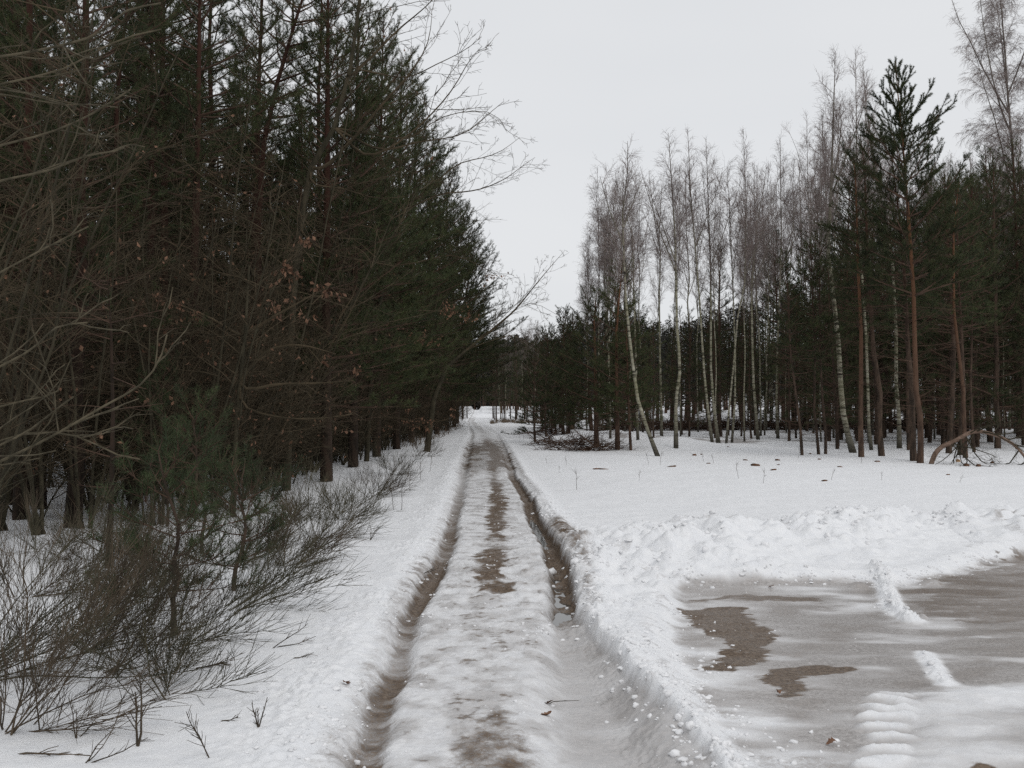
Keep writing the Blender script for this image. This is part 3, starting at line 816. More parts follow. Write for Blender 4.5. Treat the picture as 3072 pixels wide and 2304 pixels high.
    c = mix(math_('MULTIPLY', bits, .45), c, (.16, .11, .07))
    L(c, b.inputs['Base Color'])
    rg = math_('SUBTRACT', .85, math_('MULTIPLY', iv, .60), True)
    rg = math_('ADD', rg, math_('MULTIPLY', dv, .12), True)
    L(rg, b.inputs['Roughness'])
    b.inputs['Specular IOR Level'].default_value = .3
    bp = N('ShaderNodeBump'); bp.inputs['Distance'].default_value = .016
    hgt = math_('ADD', math_('MULTIPLY', nf, 1.0), math_('MULTIPLY', nh, .45))
    L(hgt, bp.inputs['Height'])
    L(math_('SUBTRACT', .60, math_('MULTIPLY', iv, .52), True), bp.inputs['Strength'])
    L(bp.outputs['Normal'], b.inputs['Normal'])
    o = link('snow_ground', me)
    tag(o, 'snow covered ground with muddy wheel ruts and an icy apron', None, None, 'structure')
    return o
build_ground()

def crumbs():
    rng = np.random.default_rng(31)
    t_ = (1 + 5 ** .5) / 2
    iv = np.array([(-1, t_, 0), (1, t_, 0), (-1, -t_, 0), (1, -t_, 0), (0, -1, t_), (0, 1, t_), (0, -1, -t_), (0, 1, -t_), (t_, 0, -1), (t_, 0, 1), (-t_, 0, -1), (-t_, 0, 1)]) / 1.9
    f = [(0, 11, 5), (0, 5, 1), (0, 1, 7), (0, 7, 10), (0, 10, 11), (1, 5, 9), (5, 11, 4), (11, 10, 2), (10, 7, 6), (7, 1, 8), (3, 9, 4), (3, 4, 2), (3, 2, 6), (3, 6, 8), (3, 8, 9), (4, 9, 5), (2, 4, 11), (6, 2, 10), (8, 6, 7), (9, 8, 1)]
    # one subdivision
    vs = [tuple(v) for v in iv]; cache = {}; f2 = []
    def midp(a, b):
        k = (min(a, b), max(a, b))
        if k not in cache:
            m_ = (np.array(vs[a]) + np.array(vs[b])) / 2; m_ = m_ / np.linalg.norm(m_); vs.append(tuple(m_)); cache[k] = len(vs) - 1
        return cache[k]
    for a, b, c in f:
        x, y, z = midp(a, b), midp(b, c), midp(c, a); f2 += [(a, x, z), (b, y, x), (c, z, y), (x, y, z)]
    base = np.array(vs); f2 = np.array(f2); nv = len(base)
    P = []
    def scatter(n, cen, sig, y0, y1, s0, s1, pw=1.6):
        y = y0 + (y1 - y0) * rng.random(n) ** pw
        x = np.interp(y, *cen) + rng.normal(sig[0], sig[1], n)
        P.append(np.stack([x, y, s0 + (s1 - s0) * rng.random(n) ** 3.5], 1))
    lip = sorted(LIP, key=lambda q: q[1]); lipc = (np.array([q[1] for q in lip]), np.array([q[0] for q in lip]))
    scatter(2600, lipc, (.02, .13), 4.3, 16, .006, .042)
    scatter(1600, lipc, (.28, .25), 4.3, 14, .005, .035)
    scatter(1300, LR, (-.22, .10), 4.3, 22, .005, .034)
    scatter(700, LR, (-.45, .18), 4.3, 22, .004, .026)
    scatter(700, LR, (.13, .05), 4.3, 18, .005, .026)
    scatter(1800, CS, (0, .32), 4.3, 20, .004, .022)
    scatter(500, RR, (-.22, .07), 7.5, 18, .005, .026)
    scatter(900, RR, (.30, .12), 12, 24, .008, .045, 1.0)
    # ploughed bank
    n = 3200; k = rng.uniform(0, len(BANK) - 2.2, n); A = np.array(BANK); i = k.astype(int); fr = (k - i)[:, None]
    Q = A[i] * (1 - fr) + A[i + 1] * fr + rng.normal(0, .5, (n, 2)); P.append(np.hstack([Q, (.008 + .06 * rng.random(n) ** 3.5)[:, None]]))
    # margin of the apron and the small ridges
    E = np.array(ICE_POLY); n = 1500; k = rng.uniform(0, 7.99, n); i = k.astype(int); fr = (k - i)[:, None]
    Q = E[i] * (1 - fr) + E[i + 1] * fr + rng.normal(0, .10, (n, 2)); P.append(np.hstack([Q, (.005 + .03 * rng.random(n) ** 3.5)[:, None]]))
    n = 900; k = rng.uniform(13, 15.99, n); i = k.astype(int); fr = (k - i)[:, None]
    Q = E[i] * (1 - fr) + E[(i + 1) % len(E)] * fr + rng.normal(.1, .16, (n, 2)); P.append(np.hstack([Q, (.004 + .02 * rng.random(n) ** 3)[:, None]]))
    for RD, sp, m in ((RIDGE1, .06, 420), (RIDGE2, .05, 160)):
        A = np.array(RD); k = rng.uniform(0, len(RD) - 1.01, m); i = k.astype(int); fr = (k - i)[:, None]
        Q = A[i] * (1 - fr) + A[i + 1] * fr + rng.normal(0, sp, (m, 2)); P.append(np.hstack([Q, (.005 + .03 * rng.random(m) ** 3)[:, None]]))
    n = 260; Q = np.stack([rng.uniform(1.7, 4.2, n), rng.uniform(4.4, 9.5, n)], 1); P.append(np.hstack([Q, (.003 + .012 * rng.random(n) ** 3)[:, None]]))
    P = np.concatenate(P)
    P[:, 2] = P[:, 2] * .58
    z, dirt, ice = ground(P[:, 0], P[:, 1], True)
    keep = (np.abs(P[:, 0]) < 6) & (rng.random(len(P)) < .62 * sstep(.25, .7, vnoise(P[:, 0] * 1.9, P[:, 1] * 1.9, 19))) & (rng.random(len(P)) > np.clip(ice - .2, 0, .6) * (P[:, 0] < 1.6))
    P = P[keep]; z = z[keep]; m = len(P)
    V = base[None] * (1 + rng.normal(0, .20, (m, nv, 1)))
    V = V * P[:, 2][:, None, None] * rng.uniform(.6, 1.6, (m, 1, 3)) * np.array([1, 1, .65])
    a = rng.uniform(0, 6.28, m); c_, s_ = np.cos(a)[:, None], np.sin(a)[:, None]
    X_ = V[:, :, 0] * c_ - V[:, :, 1] * s_; Y_ = V[:, :, 0] * s_ + V[:, :, 1] * c_
    V = np.stack([X_ + P[:, 0:1], Y_ + P[:, 1:2], V[:, :, 2] + (z + P[:, 2] * .05)[:, None]], 2)
    F_ = (f2[None] + (np.arange(m) * nv)[:, None, None]).reshape(-1, 3)
    mb = MB(); mb.mesh(V.reshape(-1, 3), f3=F_)
    mt = bark_mat('snow_crumb', (.74, .74, .75), (.86, .86, .87), (16, 16, 16), vary=0)
    tag(link('snow_crumbs', mb.data('snow_crumbs', mt)), 'loose crumbs and clods of snow along the ruts and the ploughed bank', None, None, 'stuff')
crumbs()

def build_puddle():
    y0, y1 = ydist(1900), ydist(1520)
    ys = np.linspace(y0, y1, 40); xr = np.interp(ys, *RR)
    V = []; 
    for y, x in zip(ys, xr):
        for s in (-.26, .26): V.append((x + s, y, -.126))
    Fq = [(2 * i, 2 * i + 1, 2 * i + 3, 2 * i + 2) for i in range(len(ys) - 1)]
    mt, nt, b = new_mat('meltwater')
    b.inputs['Base Color'].default_value = (.045, .04, .034, 1); b.inputs['Roughness'].default_value = .04
    b.inputs['Specular IOR Level'].default_value = .9
    mb = MB(); mb.mesh(V, f4=Fq)
    tag(link('meltwater', mb.data('meltwater', mt)), 'meltwater standing in the deep right hand rut', None, None, 'structure')
build_puddle()

# ================================================================== RIGHT SIDE WOOD
R = random.Random(5)
def pick(seq): return seq[R.randrange(len(seq))]
Z2 = lambda p: (p[0], p[1], gz(p[0], p[1]))
used = []
def foot(px, py):
    p = at(px, py); q = Z2(p)
    # one correction for the height of the ground there
    p = at(px, py, q[2]); return Z2(p)

# ---- front pines, each its own shape, trunk traced through the photograph
front_pines = [
 # pts, r0, crown base, crown radius, open, bark, label
 ([(2760, 1389), (2762, 1330), (2760, 1248), (2749, 1175), (2739, 1031), (2731, 886), (2712, 640), (2695, 420), (2680, 280), (2673, 195)], .095, .42, 2.35, True, 'pine_bark_red', 'tallest pine at the right with orange trunk and bare leader shoots above its crown'),
 ([(2741, 1383), (2738, 1300), (2731, 1175), (2719, 1031), (2711, 868), (2690, 640), (2668, 480)], .10, .55, 1.5, False, 'pine_bark', 'reddish pine trunk standing just left of the tall orange pine'),
 ([(2646, 1369), (2640, 1290), (2640, 1180), (2622, 1050), (2605, 880), (2600, 700), (2598, 520), (2585, 400)], .10, .58, 1.7, False, 'pine_bark', 'dark pine with straight trunk first to the left of the orange pair'),
 ([(2584, 1371), (2583, 1290), (2585, 1200), (2582, 1000), (2572, 800), (2565, 560), (2560, 470)], .085, .56, 1.5, False, 'pine_bark_red', 'brown pine trunk directly right of the thick leaning birch'),
 ([(2407, 1366), (2400, 1280), (2385, 1180), (2370, 1050), (2362, 900), (2355, 760)], .05, .52, 1.2, False, 'pine_bark', 'slender young pine that stands leftmost on the open snow edge'),
 ([(2457, 1363), (2452, 1290), (2444, 1230), (2446, 1050), (2440, 900), (2435, 720)], .05, .55, 1.2, False, 'pine_bark', 'thin crooked pine second on the snow edge left of the leaning birch'),
 ([(2477, 1362), (2478, 1300), (2470, 1200), (2464, 1050), (2462, 900), (2465, 690)], .05, .55, 1.2, False, 'pine_bark', 'thin pine with kinked foot close left of the leaning birch'),
 ([(2845, 1360), (2850, 1290), (2856, 1200), (2862, 1050), (2850, 800), (2840, 600), (2838, 520)], .10, .55, 1.6, False, 'pine_bark', 'dark sturdy pine in front, first right of the orange pine'),
 ([(2880, 1366), (2882, 1300), (2888, 1180), (2880, 1000), (2872, 800), (2870, 560)], .085, .60, 1.4, False, 'pine_bark', 'pine with bent foot left of the arched fallen bough'),
 ([(2897, 1374), (2893, 1290), (2890, 1170), (2875, 1040), (2862, 930), (2860, 700), (2880, 500)], .075, .60, 1.4, False, 'pine_bark_red', 'grey brown pine rising behind the low end of the fallen bough'),
 ([(2923, 1356), (2916, 1280), (2912, 1160), (2914, 1000), (2915, 800), (2920, 560)], .055, .55, 1.3, False, 'pine_bark', 'slim pine whose foot shows under the crook of the fallen bough'),
 ([(2972, 1327), (2968, 1270), (2960, 1200), (2957, 1050), (2955, 850), (2965, 600), (2960, 440)], .13, .55, 1.9, False, 'pine_bark', 'thick blackish pine standing behind the arched fallen bough'),
 ([(3074, 1338), (3072, 1250), (3070, 1100), (3062, 850), (3055, 600), (3050, 420)], .11, .5, 1.9, False, 'pine_bark', 'dark pine cut by the right edge of the view'),
 ([(1790, 1337), (1788, 1280), (1786, 1180), (1784, 1050), (1782, 960), (1790, 880)], .10, .20, 2.1, False, 'pine_bark_red', 'low branched pine above the brush pile left of the bent birch'),
 ([(1853, 1333), (1852, 1270), (1850, 1150), (1848, 1000), (1860, 860), (1868, 770)], .09, .34, 1.6, False, 'pine_bark_red', 'pine with pointed top poking into the birch crowns'),
 ([(1893, 1334), (1888, 1270), (1884, 1180), (1880, 1050), (1878, 930)], .05, .30, 1.2, False, 'pine_bark_red', 'small reddish pine beside the foot of the bent birch'),
 ([(1606, 1323), (1603, 1290), (1602, 1220), (1604, 1130), (1606, 1040)], .05, .26, 1.4, False, 'pine_bark', 'small pine at the left tip of the right hand wood'),
 ([(1640, 1312), (1636, 1280), (1636, 1200), (1640, 1080), (1645, 985)], .06, .24, 1.7, False, 'pine_bark', 'bushy young pine with a thin foot second from the track'),
 ([(1690, 1305), (1688, 1270), (1688, 1180), (1690, 1050), (1690, 930)], .085, .20, 2.1, False, 'pine_bark', 'dense dark pine with an upright candelabra top'),
 ([(2163, 1310), (2162, 1260), (2162, 1150), (2160, 1000), (2162, 850), (2164, 740)], .085, .42, 1.3, False, 'pine_bark', 'narrow pine with spiky pointed top among the birch stems'),
 ([(2330, 1300), (2333, 1200), (2335, 1050), (2330, 900), (2325, 790), (2330, 690)], .09, .42, 1.9, False, 'pine_bark', 'broad dark pine between the birch group and the snow edge'),
 ([(2420, 1290), (2425, 1200), (2430, 1050), (2440, 850), (2450, 650), (2458, 560)], .09, .45, 2.0, False, 'pine_bark', 'pine rising behind the leaning birch, its crown reaching left'),
 ([(2530, 1285), (2535, 1150), (2540, 950), (2545, 700), (2552, 480), (2550, 395)], .10, .45, 2.3, False, 'pine_bark', 'broad topped pine left of the tallest pine'),
]
for k, (pts, r0, cb, cr, op, bk, lab) in enumerate(front_pines):
    f = foot(*pts[0]); path = path_from_pixels(pts, f[1], f)
    low = pts[0][0] < 1900
    if low: cb, cr = min(cb, .10 if pts[0][0] < 1800 else .2), cr * 1.25
    elif not op: cb, cr = cb - .12, cr * 1.1
    ms = grow_pine(100 + k, path=path, r0=r0, cb=cb, cr=cr, open_top=op, bark=bk, dens=1.1 if not op else 1.5, nlen=.08 if not op else .072,
                   per_m=170 if not op else 260, dead=1., nw=.0046, wsp=.40 if not op else .48)
    place_pine(ms, f, lab, 'pines along the snow edge')
    used.append((f[0], f[1]))

# ---- front birches
front_birches = [
 ([(1978, 1337), (1945, 1292), (1915, 1200), (1900, 1100), (1888, 1000), (1878, 900), (1872, 780), (1868, 640), (1882, 520), (1882, 425)], .075, .50, 1.25, .25, 'white birch with sharply bent foot at the edge of the snow'),
 ([(1914, 1318), (1911, 1240), (1908, 1120), (1905, 1000), (1902, 880), (1896, 700), (1850, 560), (1845, 520)], .06, .52, 1.2, .3, 'speckled birch rising just behind the bent birch'),
 ([(1985, 1316), (1982, 1200), (1978, 1050), (1976, 900), (1980, 760), (1960, 640), (1946, 520)], .07, .52, 1.2, .2, 'straight birch right of the bent birch'),
 ([(2028, 1333), (2028, 1230), (2030, 1180), (2037, 1120), (2034, 1050), (2028, 980), (2026, 870), (2024, 720), (2014, 560), (2004, 400)], .085, .50, 1.3, .2, 'brightest white birch with an elbow halfway up its stem'),
 ([(2138, 1332), (2122, 1230), (2112, 1120), (2104, 1000), (2098, 900), (2085, 740), (2070, 560), (2062, 390)], .065, .48, 1.2, .15, 'left stem of the clump of slender birches'),
 ([(2158, 1330), (2140, 1220), (2132, 1100), (2132, 950), (2130, 800), (2122, 600), (2116, 420)], .07, .48, 1.5, .15, 'middle stem of the birch clump with a dense upper crown'),
 ([(2178, 1330), (2190, 1230), (2202, 1100), (2215, 950), (2236, 850), (2240, 620), (2232, 385)], .05, .50, 1.1, .1, 'thin birch in the clump that leans out to the right'),
 ([(2195, 1328), (2205, 1200), (2206, 1060), (2200, 880), (2190, 640), (2180, 500)], .05, .50, 1.1, .1, 'thin upright birch at the right of the clump'),
 ([(2275, 1319), (2268, 1240), (2261, 1150), (2258, 1000), (2255, 880), (2270, 680), (2292, 560), (2300, 500)], .085, .50, 1.3, .2, 'single stout white birch right of the birch clump'),
 ([(2334, 1316), (2330, 1200), (2333, 1060), (2340, 900), (2345, 700), (2342, 540), (2340, 405)], .075, .48, 1.5, .1, 'birch with bushy oval crown in front of the broad pine'),
 ([(2562, 1358), (2538, 1300), (2524, 1240), (2517, 1150), (2512, 1030), (2500, 920), (2480, 760), (2490, 500), (2500, 160)], .125, .50, 1.5, .1, 'thick leaning birch with black forked foot on the snow edge'),
 ([(2698, 1345), (2694, 1260), (2690, 1150), (2688, 1000), (2680, 800), (2640, 560), (2600, 330), (2590, 180)], .10, .55, 1.3, .1, 'grey barked birch behind and left of the orange pine pair'),
 ([(2615, 1350), (2604, 1280), (2602, 1150), (2596, 1000), (2585, 850), (2570, 600), (2565, 150)], .07, .55, 1.3, .1, 'mossy birch between the two front pines left of the orange pair'),
 ([(3050, 1300), (3052, 1150), (3055, 950), (3050, 700), (3038, 450), (3026, 300), (3018, 150), (3006, 0), (3000, -250)], .15, .42, 3.8, .85, 'tall weeping birch at the upper right corner'),
 ([(1800, 1300), (1798, 1200), (1796, 1080), (1796, 960), (1797, 820), (1795, 700), (1790, 600), (1792, 505)], .05, .50, 1.6, .5, 'leftmost birch, its drooping twigs hanging over the young pines'),
 ([(2440, 1300), (2446, 1150), (2440, 980), (2436, 800), (2425, 600), (2420, 340)], .06, .55, 1.2, .05, 'pale birch behind the thin pines of the snow edge'),
]
for k, (pts, r0, cb, cr, weep, lab) in enumerate(front_birches):
    f = foot(*pts[0]); path = path_from_pixels(pts, f[1], f)
    big = cr > 3
    ms = grow_birch(300 + k, path=path, r0=r0 * .80, cb=cb, cr=cr, weep=weep, nb=110 if big else 48, forks=5 if big else 2, fine=1.7 if big else 1.35)
    place_birch(ms, f, lab, 'birches of the right hand wood')
    used.append((f[0], f[1]))

# ---- fill: copies
pine_protos = []
for k in range(8):
    H = [9.0, 10.0, 8.5, 10.5, 7.5, 9.5, 8.0, 6.5][k]
    pine_protos.append((H, grow_pine(500 + k, H=H, r0=.075, cb=[.20, .26, .10, .30, .08, .24, .09, .07][k], cr=[1.6, 1.7, 1.7, 1.6, 1.9, 1.4, 1.9, 2.0][k], dens=1.1, nlen=.08, nw=.005, per_m=120)))
birch_protos = [(H, grow_birch(600 + k, H=H, r0=.043, cb=.45, cr=1.2 + .15 * k, weep=.12 * k, nb=46, forks=1 + k % 2, fine=1.25)) for k, H in enumerate([11., 12., 10.5, 12.5])]
proto_root = {}
def put(kind, idx, loc, label, group, rz, sc):
    key = (kind, idx)
    if key not in proto_root:
        fn = {'pine': place_pine, 'birch': place_birch}.get(kind)
        ms = {'pine': pine_protos, 'birch': birch_protos}[kind][idx][1]
        proto_root[key] = fn(ms, loc, label, group, rz, sc if isinstance(sc, float) else sc[0])
        return proto_root[key]
    return copy_tree(proto_root[key], loc, rz, (sc, sc, sc) if isinstance(sc, float) else sc, label, group)
def canopy_top(px):
    """row of the pine canopy's upper edge in the right wood"""
    return np.interp(px, [1500, 1560, 1640, 1700, 1850, 1880, 1960, 2100, 2200, 2330, 2460, 2520, 2600, 2750, 2900, 3072, 3300],
                     [1090, 1040, 970, 940, 900, 890, 940, 920, 900, 850, 790, 700, 600, 560, 520, 440, 400])
def far_enough(x, y, r):
    return all((x - a) ** 2 + (y - b) ** 2 > r * r for a, b in used)
cnt = 0; tries = 0
while cnt < 105 and tries < 20000:
    tries += 1
    u = R.uniform(.03, .60)                       # x / y
    y = R.uniform(34, 66)
    x = u * y
    px = 1536 + u * F
    edge = np.interp(px, [1600, 1700, 1900, 2100, 2300, 2400, 2600, 2800, 3072, 3400], [50, 47, 42, 43, 46, 40, 36, 36, 33, 30])
    if y < edge: continue
    if px > 3300 or (px < 1640 and y < 52): continue
    if not far_enough(x, y, 1.0 if y < 55 else 1.5): continue
    top = canopy_top(px) + R.uniform(-15, 60)
    z = gz(x, y)
    Hh = CAM_H + (1210 - top) / F * y - z
    i = R.randrange(7) if px > 1950 else pick((4, 6, 2, 7)); H0 = pine_protos[i][0]
    s = min(max(Hh / H0, .5), 2.0)
    if Hh / H0 > 2.0 or Hh < 3.5: continue
    used.append((x, y)); cnt += 1
    if px < 1950: lab, g = 'dark young pine in the dense left part of the right hand wood', 'young pines behind the bent birch'
    elif px < 2450: lab, g = 'dark pine deep in the wood behind the birch stems', 'pines behind the birch stems'
    else: lab, g = 'dark pine deep in the wood behind the tall orange pine', 'pines behind the orange pine'
    put('pine', i, (x, y, z), lab, g, R.uniform(0, 6.28), (s * .95, s * .95, s))
cnt = 0; tries = 0
while cnt < 74 and tries < 9000:
    tries += 1
    u = R.uniform(.075, .52); y = R.uniform(42, 78); x = u * y; px = 1536 + u * F
    if 1930 < px < 2230 and R.random() < .72: continue
    if not far_enough(x, y, .45): continue
    top = np.interp(px, [1750, 1800, 1880, 1950, 2010, 2060, 2120, 2240, 2340, 2420, 2500, 2600, 2750, 3072], [640, 540, 470, 560, 450, 480, 470, 470, 470, 400, 260, 300, 420, 400]) + R.uniform(0, 150)
    z = gz(x, y); Hh = CAM_H + (1210 - top) / F * y - z
    i = R.randrange(4); s = Hh / birch_protos[i][0]
    if s > 1.9 or s < .6: continue
    used.append((x, y)); cnt += 1
    lab, g = ('pale slender birch standing among the dark pines of the right hand wood', 'slender birches inside the right hand wood')
    w_ = s * (1 if cnt < 26 else R.uniform(.55, .75))
    put('birch', i, (x, y, z), lab, g, R.uniform(0, 6.28), (w_, w_, s))

# ================================================================== LEFT SIDE WOOD
left_protos = []
for k in range(8):
    H = [14., 15.5, 13., 16., 12.5, 14.5, 11., 9.][k]
    left_protos.append((H, grow_pine(700 + k, H=H, r0=.13, cb=[.30, .38, .26, .34, .22, .30, .18, .12][k], cr=[2.3, 2.5, 2.3, 2.4, 2.4, 2.1, 2.2, 2.0][k], dens=1.15, nlen=.085, nw=.0045, per_m=165, dead=1.0, bark='pine_bark_shaded')))
pine_protos_right = pine_protos
pine_protos = pine_protos_right + left_protos
def skyline(px):
    """row of the left wood's upper outline; above the frame left of 1180"""
    return np.interp(px, [0, 900, 1180, 1230, 1300, 1390, 1450, 1490, 1520, 1560], [-900, -520, -60, 180, 330, 460, 640, 760, 900, 1010])
# edge pines that draw the outline against the sky
edge_spec = [  # px foot, distance, px top, row top, crown radius, label
 (1060, 27, 1075, -90, 2.2, 'tall pine at the roadside edge whose upper crown meets the sky'),
 (1130, 33, 1150, 30, 2.3, 'pine with ragged crown outlined against the sky above the track'),
 (1190, 38, 1205, 170, 2.3, 'pine one step lower along the left outline of the wood'),
 (1235, 44, 1250, 290, 2.5, 'dense roadside pine in the middle of the left outline'),
 (1275, 50, 1300, 400, 2.5, 'roadside pine beneath the longest bare oak branches'),
 (1310, 56, 1350, 510, 2.9, 'bushy pine bulging over the left rut in the distance'),
 (1340, 63, 1385, 620, 3.1, 'pine far along the edge with flat sprays over the track'),
 (1362, 72, 1425, 720, 3.9, 'last big pine before the track bends away'),
 (1372, 84, 1415, 850, 2.9, 'distant low pine closing the left side of the track'),
 (980, 22, 985, -200, 2.0, 'near roadside pine with trunk hidden by oak twigs'),
]
for k, (pf, d, pt, ty, cr, lab) in enumerate(edge_spec):
    fx = (pf - 1536) / F * d; f = (fx, d, gz(fx, d))
    top = np.array(at_d(pt, ty, d)) - np.array(f)
    n = 9; tt = np.linspace(0, 1, n)
    path = np.stack([top[0] * tt ** 1.6, np.cumsum(np.random.default_rng(k).normal(0, .05, n)), top[2] * tt], axis=1); path[0] = 0
    ms = grow_pine(800 + k, path=path, r0=.13, cb=.14, cr=cr * 1.22, dens=1.35, nlen=.085, nw=.005, per_m=150, dead=1.0, side=.3, bark='pine_bark_shaded', wsp=.38)
    place_pine(ms, f, lab, 'pines along the left edge of the track')
    used.append(f[:2])
# reddish trunks traced in the left wood
for k, (pts, d, r0, cb, cr, lab) in enumerate([
  ([(330, 1560), (335, 1300), (345, 900), (338, 600), (332, 300), (345, 150), (365, 0), (375, -250)], 17.5, .085, .74, 1.7, 'pine with a red trunk forking high at the upper left'),
  ([(775, 1440), (778, 1100), (772, 700), (790, 430), (830, 250), (890, 60), (930, -60), (960, -240)], 22., .12, .62, 2.3, 'pine whose red trunk leans right near the top of the view'),
  ([(322, 1690), (322, 1500), (328, 1250), (322, 1000), (318, 800)], 10.6, .035, .85, .6, 'thin reddish sapling pine among the near broom'),
  ([(590, 1500), (585, 1200), (582, 800), (585, 400), (590, 0), (600, -300)], 18.0, .11, .5, 2.1, 'dark straight pine in the middle of the left wood'),
  ([(120, 1520), (118, 1200), (125, 700), (120, 300), (125, -200)], 16.5, .10, .55, 1.8, 'blackish pine trunk near the left border'),
  ([(445, 1530), (440, 1100), (450, 700), (446, 200), (450, -250)], 19.0, .10, .5, 2.0, 'pine between the red forked trunk and the straight dark one')]):
    fx = at_d(pts[0][0], pts[0][1], d)[0]; f = (fx, d, gz(fx, d)); path = path_from_pixels(pts, d, f); path[0] = 0
    ms = grow_pine(850 + k, path=path, r0=r0, cb=cb, cr=cr, dens=1.2, nlen=.08, nw=.004, per_m=150, bark='pine_bark_shaded')
    place_pine(ms, f, lab, 'traced pines of the left wood')
    used.append(f[:2])
cnt = 0; tries = 0
while cnt < 112 and tries < 20000:
    tries += 1
    y = 13 + 80 * R.random() ** 1.2
    x = -5.3 - 13 * R.random() ** 1.2
    if x / y < -.72: continue
    if not far_enough(x, y, 1.25 if y < 40 else 1.9): continue
    px = 1536 + x / y * F
    i = 8 + R.randrange(8)
    H0 = pine_protos[i][0]; s = R.uniform(.85, 1.2)
    z = gz(x, y)
    lim = (CAM_H + (1210 - skyline(px + F * 1.6 / y)) / F * y - z) / H0
    s = min(s, lim)
    if s < .35: continue
    if x > -8.5 and y < 24 and i in (14, 15): continue
    used.append((x, y)); cnt += 1
    lab, g = ('dark pine at the front of the crowded left wood', 'front pines of the left wood') if x > -10 else ('dark pine trunk and crown deep inside the left wood', 'inner pines of the left wood')
    put('pine', i, (x, y, z), lab, g, R.uniform(0, 6.28), s)

# bare understorey
thick = [grow_thicket(900 + k, H=[7.5, 6, 8.5, 5, 9.5, 7][k], stems=[5, 6, 5, 6, 5, 5][k], spread=[1.2, 1.2, 1.4, 1.1, 1.6, 1.5][k], r0=.03, leafy=[0, 0, 0, .02, .02, .05][k]) for k in range(6)]
thick_roots = {}
def put_thicket(i, loc, label, group, rz, sc, cat='bare tree'):
    if i not in thick_roots:
        thick_roots[i] = place_bare(thick[i], loc, label, group, rz, sc); return thick_roots[i]
    return copy_tree(thick_roots[i], loc, rz, (sc, sc, sc), label, group)
cnt = 0; tries = 0
uu = []
while cnt < 225 and tries < 8000:
    tries += 1
    y = 8.5 + 60 * R.random() ** 1.5
    x = -4.8 - 13 * R.random() ** 2.0 - (1.0 if y < 14 else 0)
    if x / y < -.66: continue
    if any((x - a) ** 2 + (y - b) ** 2 < .5 for a, b in uu): continue
    uu.append((x, y)); cnt += 1
    i = R.randrange(6)
    if y < 13 and i in (4,): i = 3
    lab, g = (('leafless brown undergrowth tree at the front of the left wood', 'bare undergrowth along the left edge') if x > -8 else
              ('leafless brown undergrowth tree between the inner left pines', 'bare undergrowth inside the left wood'))
    put_thicket(i, (x, y, gz(x, y)), lab, g, R.uniform(0, 6.28), R.uniform(.7, 1.15))

cnt = 0; tries = 0
low = [grow_thicket(950 + k, H=[3.2, 2.6, 4.2][k], stems=[9, 8, 8][k], spread=[1.5, 1.4, 1.7][k], r0=.018, leafy=[.03, 0, .05][k], dens=6.5) for k in range(3)]
low_root = {}
vv = []
while cnt < 90 and tries < 5000:
    tries += 1
    y = 15 + 60 * R.random() ** 1.2; x = R.uniform(-7.2, -4.7) + (.3 if y > 40 else -.4)
    if any((x - a) ** 2 + (y - b) ** 2 < 1.1 for a, b in vv): continue
    vv.append((x, y)); cnt += 1; i = R.randrange(3); sc = R.uniform(.8, 1.25)
    loc = (x, y, gz(x, y)); lab = 'low bushy brown undergrowth between the trunks at the edge of the left wood'; g = 'low brush at the foot of the left wood'
    if i not in low_root: low_root[i] = place_bare(low[i], loc, lab, g, 0., sc, name='bare_shrub', cat='bare shrub')
    else: copy_tree(low_root[i], loc, R.uniform(0, 6.28), (sc, sc, sc), lab, g)

